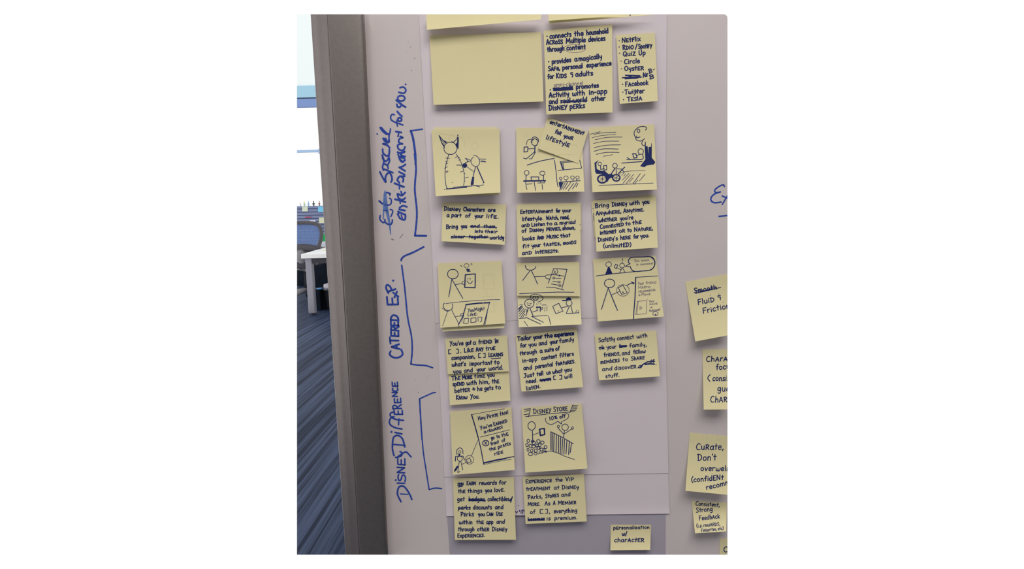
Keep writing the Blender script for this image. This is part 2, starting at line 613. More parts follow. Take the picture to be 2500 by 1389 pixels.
# vertical side frame: profile measured across, extruded along the plumb line
def strip(name, prof, m, parent, smooth=True):
    """prof: list of (px at y=35, px at y=1354, depth toward room)"""
    V, F = [], []
    for xt, xb, d in prof:
        V.append(at_y(xt, 15, -d)); V.append(at_y(xb, 1375, -d))
    for i in range(len(prof) - 1):
        F.append((2 * i, 2 * i + 1, 2 * i + 3, 2 * i + 2))
    o = new_obj(name, V, F, m, parent, smooth=True)
    trim_mesh(o, ('top', 'bottom'))
    return o
strip('side_frame', [(797.5, 879.5, .0182), (799, 881, .0186), (801, 883, .0187), (840, 916, .0190), (866, 931, .0188), (876, 938, .0184), (882, 943, .0176), (886, 946, .0163), (889, 949, .0140)], MT['frame'], board)
strip('fade_fillet', [(889, 949, .0140), (890.5, 950.5, .0095), (892.5, 952.5, .0050), (895.5, 955.5, .0020), (899, 959, .0006), (902, 962, -.0002)], MT['board'], board)  # fillet added so its curve gives a soft fade beside the frame
strip('edge_strip', [(757, 845, -.03), (757, 845, .0120), (758, 846, .0140), (776, 863, .0162), (795, 878, .0184), (796.5, 878.7, .0187), (797.5, 879.5, .0182)], mat('light_taupe_metal', (0.27, 0.235, 0.225, 1), 0.42, 0.4, metallic=0.8, noise=0.04, nscale=220), board)

b1, b2, b3, b4 = (880, 180, 6.315), (880, 380, 5.79), (880, 590, 4.34), (930, 900, 4.083)
BW = []
BW += parse_ink("""
C 30 552,408 600,445 655,490 695,512
C 30 562,472 572,508 605,512 635,480
E 27 628,378 56,42
C 26 608,215 660,205 695,235 695,275 660,300 590,285
D 14 697,163
C 24 522,632 492,625 466,660 476,710 530,745 600,770 655,790
P 22 572,808 560,760 562,715
E 28 605,705 30,28
C 30 640,655 605,625 568,582
P 30 630,905 545,890
P 24 578,968 592,905
C 27 612,965 652,985 605,1000 588,1040 602,1062 650,1082
C 28 640,1078 600,1085 572,1108 588,1160 630,1180 668,1168 686,1128
C 30 572,1208 612,1222 680,1198
C 30 680,1205 622,1235 640,1262 688,1275
C 30 640,1262 605,1290 618,1330 662,1358
P 26 580,1240 600,1310
F 296,818 328,816 372,868 440,930 402,934 330,892
C 30 305,830 345,885 400,928 432,930
C 24 462,850 458,890 440,960 445,1050
D 13 258,928
F 340,985 395,985 432,1050 385,1045
C 28 348,995 378,1040 430,1060 440,1005
C 28 350,1078 395,1085 450,1140
P 26 345,1080 430,1110
C 28 342,1162 350,1220 400,1265 440,1240 446,1165
C 26 336,1250 352,1300 362,1345 350,1395
C 26 438,1290 448,1340 425,1400
P 20 365,1330 400,1350
""", b1)
BW += parse_ink("""
C 24 310,-5 318,45 352,80 382,60 400,20 405,-10
C 24 325,205 312,150 340,118 380,140 392,182
P 26 335,190 458,240
C 26 275,230 310,300 355,372 352,310 372,262 408,240 440,290 446,340 432,372
P 28 482,390 615,442
P 22 550,468 552,400
C 27 548,378 522,340 560,290 605,320 600,368
P 26 552,292 625,290
P 26 545,228 625,268
P 26 548,165 630,215
C 26 548,165 598,150 636,122
P 26 545,12 622,40
C 26 552,48 588,88 630,62
C 26 530,830 560,885 622,905 636,862 630,828
P 22 522,825 565,800
P 20 575,838 592,880
P 28 548,760 628,775
C 26 552,735 600,708 656,722
P 26 530,790 620,830
P 28 490,615 636,655
P 22 562,672 556,612
C 26 522,542 540,600 592,622 632,598
C 26 532,538 582,562 632,520
P 24 572,505 585,545
C 22 280,845 275,900 320,945 342,930 345,900
C 22 345,930 380,965 430,970 450,932 450,905
C 20 430,860 455,800 450,770 420,760
C 20 390,700 430,680 435,620 410,600
P 26 265,640 312,680
P 24 372,520 420,535 415,555
P 16 330,770 380,780
P 14 340,700 380,690
""", b2)
BW += parse_ink("""
w 20
W 140; C 455,1228 440,1135
W 80; A 415,1140 410,1080
W 90; T 405,1080 402,1015
W 82; E 402,1010 402,955; R 402,955 405,895; E 400,895 400,850; D 402,850 402,775
W 120; E 400,680 395,575
W 70; x 405,590 385,520
W 90; P 380,520 345,430
D 12 347,412
""", b3)
BW += parse_ink("""
w 15
C 17 200,1325 165,1250 180,1180 230,1175 280,1240 308,1303
P 12 195,1248 270,1253
W 75; I 240,1160 240,1125; S 248,1130 245,1048; N 235,1045 235,975; E 240,970 240,895
D 10 148,1110
C 16 145,885 200,870 210,840 190,825|
C 16 165,880 215,845 250,830 270,845 300,878
C 17 130,865 115,800 118,720 130,680 170,665 215,700 238,780
P 15 130,755 240,765
P 16 140,635 210,650
D 11 105,630
C 16 210,600 150,590 95,560 85,520 105,485 130,480
C 16 225,515 150,505 100,480 95,445 130,430
P 15 175,560 180,500
W 85; E 216,462 213,412
W 85; R 206,405 202,355
W 66; E 200,345 198,292
W 50; N 163,282 160,228
W 55; C 172,225 168,190; E 168,182 165,132
""".replace('|\n', '\n'), b4)
items_l = parse_ink("""
Fl 345,480 365,520 385,700 425,950 435,1110 422,1120 395,960 362,820 340,760 330,900 315,905 318,700 328,540
""", b2)
fn = flat_fn(.00015)
lay_ink([(m_, k_, p_, w_) for m_, k_, p_, w_ in BW], fn, board, {'ink': 'handwriting', '_blue': True})
lay_ink(items_l, flat_fn(.00008), board, {'ink': 'scribble', 'lightblue': 'scribble'})
lay_ink(parse_ink("P 22 955,853 775,880\nC 34 775,880 812,1000 845,1240 850,1389", b1) +
        parse_ink("C 26 765,-20 782,130 785,220 768,470 793,720 797,850 788,980 770,1130\nP 28 770,1130 930,1133", b2), fn, board, {'ink': 'bracket', '_blue': True})
lay_ink(parse_ink("C 19 670,55 560,112 470,150 435,182 432,200\nC 17 437,250 470,500 500,800 540,1000 548,1150 535,1295\nC 16 535,1297 600,1306 690,1312 765,1335", b3), fn, board, {'ink': 'bracket', '_blue': True})
lay_ink(parse_ink("C 13 543,238 515,242 440,275 385,300\nC 15 385,300 396,500 410,710\nC 13 412,720 425,850 445,980 480,1205\nC 13 480,1205 540,1190 605,1195", b4), fn, board, {'ink': 'bracket', '_blue': True})
lay_ink(parse_ink("""
C 24 962,245 945,216 880,238 805,295 802,335 840,348 895,336
C 26 880,340 800,368 738,430 742,490 800,520 905,508
P 24 925,405 1030,450
P 22 925,548 1035,370
P 26 872,750 1040,733
""", (1630, 420, 6.944)), fn, board, {'ink': 'handwriting', '_blue': True})
lay_ink([(('red'), 'L', p, w) for _, _, p, w in parse_ink("P 14 108,128 150,118 145,100\nP 10 130,140 160,108\nP 8 112,118 135,140", b1)], flat_fn(.00015), board, {'ink': 'smudge', 'red': 'smudge'})
spk = []
for x, y, r in [(1001.8, 114.5, 1), (1012, 142, 1.1), (1005, 171.5, 1.1), (996.6, 102, .6), (993, 126, .6), (962, 465, .9),
                (958, 584, 1), (961, 585, 1), (935, 814, 1), (1014, 926, .8), (1042, 921, .8), (1021, 958, 1.1)]:
    spk.append(('ink', 'L', [(x, y), (x + .3, y)], r * 1.5))
spk.append(('ink', 'L', [(976, 581), (980, 576), (984, 571)], .9))
spk.append(('ink', 'L', [(954.5, 584), (957, 583), (960, 586)], 1.0))
lay_ink([(('speck'), k, p, w) for _, k, p, w in spk], flat_fn(.00015), board, {'ink': 'specks', 'speck': 'specks'})

# ------------------------------------------------------------------ PAPER SHEETS
def sharp_rim(o):
    cnt = {}
    for p in o.data.polygons:
        for k in p.edge_keys:
            cnt[k] = cnt.get(k, 0) + 1
    for e in o.data.edges:
        if cnt.get(e.key, 0) == 1:
            e.use_edge_sharp = True


def paper(name, corners, lift, m, base=0.0004, nu=12, nv=28, shape='bottom', side=0.0, th=0.00012):
    """corners in photo pixels TL TR BR BL; lift = how far (m) the free edge stands off the wall"""
    TL, TR, BR, BL = corners
    def hfun(u, v):
        h = base + lift * (max(0, v - .12) / .88) ** 1.8
        h += side * ((u - .5) * 2) ** 2 * (.3 + v)
        if shape == 'sheet':
            h = base + lift * (max(0, v - .86) / .14) ** 2
        if shape == 'top':
            h += 0.002 * max(0, 0.16 - v) / 0.16
        if shape == 'crease':
            h += 0.0008 * math.exp(-((v - .5) / .06) ** 2)
        return h
    def uv_of(x, y):
        u, v = .5, .5
        for _ in range(5):
            px = (1 - u) * (1 - v) * TL[0] + u * (1 - v) * TR[0] + u * v * BR[0] + (1 - u) * v * BL[0] - x
            py = (1 - u) * (1 - v) * TL[1] + u * (1 - v) * TR[1] + u * v * BR[1] + (1 - u) * v * BL[1] - y
            ax = (1 - v) * (TR[0] - TL[0]) + v * (BR[0] - BL[0]); ay = (1 - v) * (TR[1] - TL[1]) + v * (BR[1] - BL[1])
            bx = (1 - u) * (BL[0] - TL[0]) + u * (BR[0] - TR[0]); by = (1 - u) * (BL[1] - TL[1]) + u * (BR[1] - TR[1])
            D = ax * by - ay * bx
            u -= (px * by - py * bx) / D; v -= (ax * py - ay * px) / D
        return min(max(u, 0), 1), min(max(v, 0), 1)
    V, F = [], []
    for j in range(nv + 1):
        for i in range(nu + 1):
            u, v = i / nu, j / nv
            x = (1 - u) * (1 - v) * TL[0] + u * (1 - v) * TR[0] + u * v * BR[0] + (1 - u) * v * BL[0]
            y = (1 - u) * (1 - v) * TL[1] + u * (1 - v) * TR[1] + u * v * BR[1] + (1 - u) * v * BL[1]
            V.append(at_y(x, y, -hfun(u, v)))
    for j in range(nv):
        for i in range(nu):
            a = j * (nu + 1) + i
            F.append((a, a + nu + 1, a + nu + 2, a + 1))
    c = at_y((BL[0] + BR[0]) / 2, (BL[1] + BR[1]) / 2, 0)
    o = new_obj(name, V, F, m, None, origin=c, smooth=True)
    trim_mesh(o)
    sharp_rim(o)
    s = o.modifiers.new('thickness', 'SOLIDIFY'); s.thickness = th; s.offset = -1
    def fn_(x, y, e=0.00005):
        u, v = uv_of(x, y)
        return at_y(x, y, -(hfun(u, v) + e))
    return o, fn_

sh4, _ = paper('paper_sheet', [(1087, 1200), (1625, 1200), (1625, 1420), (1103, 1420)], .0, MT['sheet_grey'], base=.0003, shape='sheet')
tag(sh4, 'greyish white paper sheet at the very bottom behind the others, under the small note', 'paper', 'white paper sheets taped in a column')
sh3, fs3 = paper('paper_sheet', [(1082, 1100), (1629, 1100), (1635, 1254), (1090, 1260)], .0010, MT['sheet'], base=.0006, nv=14, shape='sheet')
tag(sh3, 'short white paper strip just above the bottom grey sheet', 'paper', 'white paper sheets taped in a column')
lay_ink(parse_ink("w 12\nT 85,690 220,690 95; up 140 218\nC 12 85,650 100,680 118,650\nD 7 135,563\nP 6 60,737 240,730", (1245, 1145, 6.315)), fs3, sh3, {'ink': 'handwriting'})
sh2, _ = paper('paper_sheet', [(1062, 700), (1622, 700), (1632, 1155), (1085, 1164)], .0004, MT['sheet'], base=.0009, nv=24, shape='sheet')
tag(sh2, 'white paper sheet in the lower middle, empty space at its right side', 'paper', 'white paper sheets taped in a column')
sh1, _ = paper('paper_sheet', [(1021, 5), (1628, 5), (1622, 770), (1064, 789)], .0002, MT['sheet'], base=.0010, nv=30, shape='sheet')
tag(sh1, 'tall white paper sheet carrying the upper rows of yellow notes', 'paper', 'white paper sheets taped in a column')

# ------------------------------------------------------------------ STICKY NOTES
NB = .0032   # notes on the sheets sit on top of up to three papers


def note(crop, corners, label, ink='', lift=.006, group=None, base=NB, m='note', shape='bottom', side=0.0, kind='sticky_note', part='handwriting'):
    ox, oy, s = crop
    C = [(ox + x / s, oy + y / s) for x, y in corners]
    b = base + random.uniform(0, .0002)
    o, f_ = paper(kind, C, lift, MT[m], base=b, shape=shape, side=side)
    if group is None:
        group = 'yellow sticky notes with drawings' if part == 'drawing' else ('yellow sticky notes with handwriting' if ink else 'yellow sticky notes without visible writing')
    tag(o, label, 'sticky note', group)
    if ink:
        items = parse_ink(ink, crop)
        names = {'ink': part, 'thin': 'pen_writing', 'ghost': 'show_through'}
        by_text = items
        lay_ink(by_text, f_, o, names)
    return o


k0, k1 = (1020, 25, 4.3406), (1320, 25, 4.3406)
note(k0, [(72, -300), (1305, -420), (1305, 98), (97, 208)], 'blank yellow note cut off at the top left, its lower edge slanting', lift=.010)
note(k0, [(123, 268), (1305, 232), (1332, 967), (167, 1003)], 'wide blank yellow note, the largest empty one, left of the long bulleted note', lift=.005)
note(k1, [(70, -300), (1240, -300), (1250, 42), (88, 140)], 'yellow note almost hidden, lower edge showing under the top right note', lift=.006, m='note_b')
note(k1, [(70, -300), (1225, -300), (1232, 30), (85, 112)], 'yellow note cut off by the top, above the long bulleted note', "D 8 948,52", lift=.008, base=NB + .0008, part='ink_mark')
note(k1, [(32, 218), (757, 150), (762, 1083), (60, 1105)], 'tall yellow note with three bulleted paragraphs about connecting the household', """
w 12.5
D 8 68,275
T 95,300 700,244 52; connects 95 325; the 355 455; household 485 718
T 60,365 685,320 52; ACRoSS 60 235; Multiple 268 475; devices 505 685
T 70,440 475,408 50; through 70 250; content 275 475
Et 4 362,406 116,42
D 8 85,545
T 118,570 650,510 50; provides 118 322; a 358 390; magically 402 650
T 80,645 750,582 48; SAFe, 80 205; personal 230 445; experience 485 750
T 75,728 555,688 50; for 75 140; KIDS 165 275; & 315 342; adults 368 555
w 5
Tt 138,812 450,790 42; omni-channel 138 450
w 12.5
D 8 102,843
T 135,852 615,816 46; rewards 135 340; promotes 375 615
P 18 135,832 335,822;18 140,848 340,838
T 88,925 705,880 52; Activity 88 300; with 335 468; in-app 512 705
T 88,992 685,955 50; and 88 182; real-world 212 490; other 538 685
P 14 215,975 490,958
T 85,1062 468,1034 54; DisNEY 85 280; pERks 308 468
""", lift=.005, base=NB + .0006, side=.0008)
note(k1, [(800, 262), (1210, 237), (1242, 962), (838, 992)], 'narrow yellow note with a bulleted list of nine names at the upper right', """
w 11.5
D 6 833,322;6 832,390;6 836,455;6 852,540;6 855,620;7 868,785;6 872,868;7 878,948
T 860,342 1060,322 48; NEtFlix 860 1060
T 868,418 1180,398 48; RDIO 868 985; / 1000 1025; SpotiFY 1035 1180
T 872,488 1112,470 48; QuiZ 872 1005; Up 1040 1112
T 885,568 1050,558 48; Circle 885 1050
T 888,642 1092,632 48; OystER 888 1092
P 14 865,715 1065,708;16 900,690 1050,695;14 895,725 1030,718;12 920,692 1000,722
T 1085,712 1140,698 46; Air 1085 1142
T 1150,668 1205,652 42; B 1150 1185
D 5 1196,630;5 1206,624
T 1150,730 1200,722 40; B 1155 1202
T 898,808 1140,788 48; FAcebook 898 1140
T 890,890 1100,876 48; Twitter 890 1100
P 10 990,900 1030,845
T 918,968 1075,950 46; TESlA 918 1075
""", lift=.006)
# --- row of drawings 1
kA, kB, kC = (1040, 300, 6.945), (1245, 280, 6.945), (1425, 290, 6.945)
note(kA, [(140, 75), (1205, 72), (1240, 1222), (200, 1232)], 'yellow note peeking out behind the drawing of the horned figure', lift=.008, m='note_b')
note(kA, [(93, 118), (1248, 100), (1262, 1182), (165, 1243)], 'square yellow note with a drawing of a tall horned figure beside a small figure', """
Pg 10 210,170 640,250 660,400;10 230,440 380,420;12 390,240 395,300
Eg 10 830,390 60,60
F 216,206 262,280 272,330 318,392 288,388 262,345
F 272,288 362,322 322,352 306,318
P 11 220,212 290,295 345,320;11 220,212 255,310 290,385 320,420;9 275,300 312,362
P 12 540,200 530,260 475,322 430,320;12 540,200 550,270 545,440
F 540,200 552,265 548,440 520,420 495,370 527,330 530,270
E 12 415,430 112,106
C 12 385,540 350,660 326,800 325,950 345,1080 365,1112
C 11 510,530 560,600 610,710 645,850 650,960 638,1060
P 18 345,1120 690,1090;12 460,1090 780,1070
P 9 335,595 402,600;9 328,655 375,648;9 330,690 372,685;9 310,770 370,742;9 335,830 370,812;9 345,847 375,822
P 9 495,590 530,570;9 540,600 572,580;9 555,635 587,622;10 585,832 625,820;9 645,855 664,855;8 655,935 720,920;9 650,985 665,987
P 13 520,715 620,715
D 42 658,722
Dg 12 688,706
P 9 700,745 800,822
P 10 665,598 755,632;10 755,648 668,672;10 665,598 718,645 668,680
C 11 805,578 768,620 765,670 790,712 845,740 895,712 912,650 890,595 850,558 805,545
P 12 895,612 1015,615;12 930,655 1015,660;9 940,640 1005,652
P 13 840,745 800,900 768,1055
F 785,915 818,915 808,1045 762,1062 758,1020
P 18 865,745 980,1010;10 965,1022 990,1010
C 11 800,1060 900,1062 975,1050
P 11 820,1060 912,1085
C 11 780,1070 800,1065 850,1062
Dt 7 445,1012
P 11 310,1132 320,1122
""", lift=.012, base=NB + .001, part='drawing')
note(kB, [(103, 222), (1215, 225), (1262, 1305), (122, 1322)], 'square yellow note with drawings of a headphone wearer, a table and a cinema audience', """
w 12
E 12 420,465 55,58
C 13 365,460 380,395 430,378 482,420 472,480 450,522
C 10 378,440 420,405 470,440
D 14 367,465
C 10 358,415 300,435 275,515
P 18 425,525 420,640
P 11 300,580 420,570
Z 15 240,550 305,545 300,625 238,632
P 13 425,625 275,750 230,735;12 430,640 365,750 325,745
C 14 290,855 500,790 750,740
C 13 755,770 780,950 800,1150 815,1220
P 12 850,790 890,920 915,930 895,810 1110,793 1040,775 855,795;14 870,810 900,920
P 12 1165,780 1185,775 1215,905 915,935 815,945
E 10 860,1080 22,20;10 950,1070 38,32;10 1060,1065 32,28;10 1145,1065 30,26
P 11 865,1100 865,1130;11 955,1105 955,1130;11 1075,1095 1070,1120;11 1135,1095 1130,1115
P 13 835,1145 1190,1118
F 825,1150 905,1150 855,1270 835,1200
P 13 900,1155 845,1280;12 935,1155 870,1270;12 975,1150 905,1265;11 1035,1140 945,1265;12 1080,1160 990,1285;12 1130,1150 1060,1260;12 1155,1165 1120,1225
P 26 235,1125 600,1118;11 265,1140 270,1180 375,1170;11 470,1158 585,1155 585,1125;11 520,1130 520,1150
E 11 283,985 40,40;11 550,992 45,35
P 14 275,1030 270,1110;14 570,1025 570,1110;13 365,1105 355,1055 490,1055 485,1100
P 12 410,1135 435,1285;12 270,1195 288,1270;12 545,1185 555,1265
Pg 8 240,330 290,370
""", lift=.011, part='drawing')
note(kB, [(640, 38), (1322, 290), (1162, 827), (480, 575)], 'tilted yellow note reading entertainment for your lifestyle, stuck over another note', """
w 17
W 72; entertAINMENt 670,148 1248,350
W 72; foR 755,310 858,350; youR 905,388 1062,428
W 74; lifEstylE 605,412 1000,548
Pt 6 480,583 510,592;4 740,670 750,674
Dt 8 490,585;6 742,671
Pg 6 800,680 1100,670;8 1050,510 1130,510 1120,560
""", lift=.0027, base=NB + .0008)
note(kC, [(100, 200), (1190, 160), (1225, 1195), (140, 1245)], 'yellow note showing as a thin edge left of the carriage drawing', lift=.006, m='note_b')
note(kC, [(90, 145), (1195, 92), (1243, 1200), (150, 1245)], 'square yellow note with a drawing of a carriage, a tree and a smoke curl', """
P 9 108,262 280,218;9 335,635 490,608
C 9 168,270 300,240 545,228
C 8 140,322 300,285 545,265
C 9 192,355 400,315 650,310
C 9 165,418 350,382 595,378
C 10 175,490 380,448 625,442
C 11 175,552 340,510 585,514
C 10 210,603 380,570 600,570
C 13 1048,188 1070,160 1030,130 940,140 870,200 855,260 890,318 955,308
E 12 930,205 22,30
C 12 905,290 880,320 900,360 970,375 1035,335
C 13 1000,370 985,420 1010,455 1040,440 1045,390
F 1035,465 1085,465 1095,600 1100,480 1142,470 1155,660 1215,735 1190,775 1130,782 1070,792 1025,822 958,802 1012,730 1045,690
P 11 1150,420 1148,660;13 1045,400 1050,640
E 12 968,555 46,48
C 14 1000,605 1010,670 970,690
P 14 730,690 985,690;12 735,655 790,690;12 905,625 950,600;14 645,750 990,725
Z 16 830,592 885,592 905,658 850,666
F 183,745 255,698 215,760 222,850 290,882 350,878 420,935 470,930 500,950 480,1000 440,1010 400,1072 380,1070 360,960 300,935 215,932 195,900
E 11 272,765 30,30
P 13 285,800 290,860 350,842
Z 14 335,797 390,790 390,865 345,870
E 28 316,1020 78,66;24 553,1000 62,56
P 8 316,975 316,1065;8 270,1000 362,1040;8 275,1045 358,990;8 553,955 553,1045;8 510,985 598,1015;8 515,1025 590,970
E 12 530,795 40,40
P 18 530,840 470,930;14 550,850 555,925;17 590,925 695,820;13 640,850 690,910
C 11 560,835 600,852 640,850
C 8 600,950 640,910 800,885 1045,878
C 10 260,1130 700,1110 1180,1090
P 9 680,915 645,960;9 710,930 680,975;9 765,925 655,1040;9 790,945 665,1095;9 850,935 720,1100;9 840,1000 770,1080;11 960,930 835,1100;9 920,1035 860,1110;10 1040,940 945,1055
Dt 6 335,716;5 690,1068
""", lift=.010, base=NB + .0009, part='drawing')
# --- text row 1
kD, kE, kF = (1060, 480, 9.92), (1250, 485, 9.261), (1435, 465, 8.679)
note(kD, [(200, 143), (1745, 188), (1708, 1168), (175, 1078)], 'small yellow note with crossed out lines, below the horned figure drawing', """
w 24
T 235,335 1480,366 92; DisNey 235 635; Characters 705 1215; are 1300 1480
T 300,488 1560,526 92; a 300 365; part 415 655; of 750 870; your 980 1185; lifE. 1260 1560
T 290,778 795,755 95; Bring 290 575; you 650 795
T 875,745 1510,758 75; and 875 1100; them. 1200 1510
P 22 870,722 1110,735 1515,750
T 980,872 1530,884 75; into 980 1180; theIr 1225 1530
T 405,1003 1300,1003 78; closer 405 740; together 840 1300
P 24 420,975 740,972 1310,990
T 1345,1030 1690,1032 85; worlds 1345 1690
P 22 1640,970 1685,1060 1660,1075
D 10 1500,784
""", lift=.005)
note(kE, [(135, 120), (1562, 98), (1572, 695), (150, 720)], 'yellow note edge showing above and right of the entertainment paragraph', lift=.001, m='note_b')
note(kE, [(100, 158), (1545, 125), (1558, 1268), (135, 1325)], 'yellow note with seven lines about entertainment for your lifestyle', """
w 22
T 185,336 1340,300 84; EntERtAinment 185 925; for 990 1090; your 1135 1340
T 225,502 1300,455 84; lifestyle. 225 705; WAtch, 770 1055; read, 1095 1295
T 215,642 1435,562 80; anD 215 400; LIsten 440 745; to 780 910; a 950 1025; myriad 1075 1435
T 220,765 1430,690 84; of 220 325; DisNey 395 715; MOVIES, 775 1110; shows, 1140 1430
T 240,948 1320,862 84; books 240 510; AND 568 720; MUSIC 780 1055; that 1095 1320
T 235,1118 1450,1015 84; fit 235 395; your 445 650; tAstEs, 710 1110; mooDS 1155 1450
T 225,1268 1060,1210 84; anD 225 450; intERESts. 520 1060
D 8 430,1025;8 1340,490
Dt 9 1540,580
""", lift=.006, base=NB + .0013)
note(kF, [(75, 235), (1400, 88), (1440, 940), (142, 985)], 'yellow note edge showing at the left of the unlimited paragraph', "Dt 9 112,385\nPt 12 125,480 120,560 130,650", lift=.001, m='note_b', part='ink_mark')
note(kF, [(118, 212), (1440, 125), (1485, 1210), (185, 1295)], 'yellow note with seven lines ending in the bracketed word unlimited', """
w 21
T 155,368 1305,275 86; Bring 155 450; DisNEy 510 830; with 885 1100; you 1155 1305
T 175,522 1200,435 82; ANywhERE, 175 710; ANytimE. 755 1195
T 230,672 965,605 82; whEthER 230 620; you're 680 965
T 260,812 1140,700 82; ConnEctED 260 765; to 800 905; thE 950 1140
T 260,932 1380,835 82; intErNEt 260 605; oR 665 790; to 840 930; NAtuRE, 985 1380
T 215,1088 1305,985 84; DisNEy's 215 635; hERE 690 905; for 970 1080; you. 1115 1305
T 325,1218 920,1190 84; (unlimitED) 325 920
""", lift=.007, base=NB + .0013)
# --- drawings row 2
kG, kH, kI = (1060, 625, 7.31), (1245, 630, 7.716), (1435, 615, 7.51)
note(kG, [(80, 200), (1190, 150), (1252, 1283), (145, 1346)], 'yellow note whose lower edge shows beneath the smiling tablet drawing', lift=.007, m='note_b')
note(kG, [(62, 130), (1200, 88), (1268, 1203), (110, 1280)], 'square yellow note with a drawn tablet showing a smiling face under a light bulb', """
Zg 9 865,320 1060,305 1070,580 880,590
Zg 9 885,350 1020,350 1015,490 905,495
Zg 8 870,715 1060,715 1075,990 880,990
Pg 9 370,450 790,435;10 930,620 935,680;9 300,610 350,590
Eg 9 330,330 50,35
C 9 575,215 530,180 555,140 605,142 622,175 600,200 598,225
P 12 570,238 630,235 580,255 640,252 585,272 645,276
P 9 470,168 492,175;9 480,188 500,190;9 655,140 675,130;9 655,160 680,148
E 14 333,322 95,85
P 14 315,410 260,728;13 315,410 370,510 512,757;11 370,510 500,490
C 11 540,440 500,470 500,500 545,505
Z 19 555,335 733,318 730,565 545,560
P 13 603,396 603,412;13 642,396 642,415
C 12 585,445 615,483 655,485 683,450
C 10 205,848 500,815 900,785 1170,778
C 13 180,838 160,890 190,950 250,975 310,950 330,900 325,850
C 8 135,925 200,975 260,988
P 9 240,985 150,1245;9 370,1078 495,1070
C 11 315,965 370,1080 420,1170 445,1270
C 10 535,1015 480,1035 475,1060 510,1070
P 17 440,1215 510,1080 570,870;24 565,868 780,842 990,832;12 990,820 930,1050 885,1225;18 935,1040 890,1215;8 950,1000 912,1220;8 530,1050 465,1270
w 12
T 605,1000 900,962 60; You 605 710; Might 720 900
T 595,1072 775,1055 55; LikE: 595 775
P 11 610,1110 540,1115 522,1200 590,1205;11 615,1110 605,1205;11 785,1165 780,1090 852,1090 845,1160 820,1175
Z 12 655,1110 745,1100 748,1175 655,1190
""", lift=.009, base=NB + .0009, part='drawing')
note(kH, [(135, 600), (1312, 580), (1350, 1250), (165, 1305)], 'lower yellow note with a seated figure with a mug and a figure wearing a cap', """
E 14 482,755 50,46
P 10 482,715 480,760 455,790;10 480,760 510,785
C 12 410,765 390,745 384,718
C 12 590,712 625,755 590,800 525,828
D 12 455,828
E 13 365,855 88,82
P 11 320,842 345,855;11 375,852 405,850
C 12 330,880 360,892 390,882
P 10 185,880 240,882;18 225,905 165,960;16 235,920 165,1010;12 260,950 170,1050;12 290,960 175,1095;12 285,1000 200,1125;11 280,1055 240,1120;12 175,1137 300,1130
F 158,950 200,905 228,905 162,990
P 15 345,945 300,1090;15 375,940 437,1092;11 320,960 315,1010;12 415,1020 520,985
P 24 500,925 575,925;13 505,925 515,995;15 570,930 570,1005;14 575,950 620,930;14 580,975 615,960
P 8 665,925 640,955;8 665,965 645,1000;10 700,910 695,995;8 500,855 505,880;7 545,850 550,870;7 575,845 585,870;10 605,885 685,882
P 12 410,1100 705,1080;13 410,1100 630,1210;13 300,1115 575,1243;11 265,1185 335,1280;12 728,1090 768,1255
F 1050,790 1065,755 1105,736 1150,755 1164,797 1105,800 1050,812 985,810 985,785
E 13 1115,850 55,52 -40,220
Z 13 920,850 805,910 865,1048 998,1000
D 9 913,993
P 13 975,935 1100,905;13 1120,905 1065,1030;13 1145,890 1180,1025;14 1060,1045 1300,1030;9 1270,975 1235,1020;9 1300,980 1285,1020
""", lift=.009, base=NB, part='drawing', m='note_b')
note(kH, [(118, 92), (1305, 72), (1322, 717), (136, 708)], 'upper yellow note with a figure pointing at a panel of sliders', """
C 14 290,140 305,195 360,225 430,220 480,185 488,155
P 14 380,235 300,340 240,420;14 400,230 460,350 520,490;13 470,350 660,345
C 12 775,315 690,320 665,350 690,385 745,395
P 13 820,205 780,320 720,475;13 820,198 1075,212 975,585
C 12 685,550 770,550 870,562 1015,602
C 12 885,215 902,260 870,305
E 9 842,255 14,14;11 825,375 18,18;11 927,452 22,16;11 942,517 22,16
P 10 840,270 810,310;10 845,270 865,305;12 790,310 860,315 1025,340;11 845,378 960,385;11 805,438 905,450;12 780,487 920,510
D 16 932,330
P 14 180,670 600,652 900,640 1205,643
C 12 384,712 420,690 480,680 540,690 592,712
""", lift=.0022, base=NB + .0008, part='drawing')
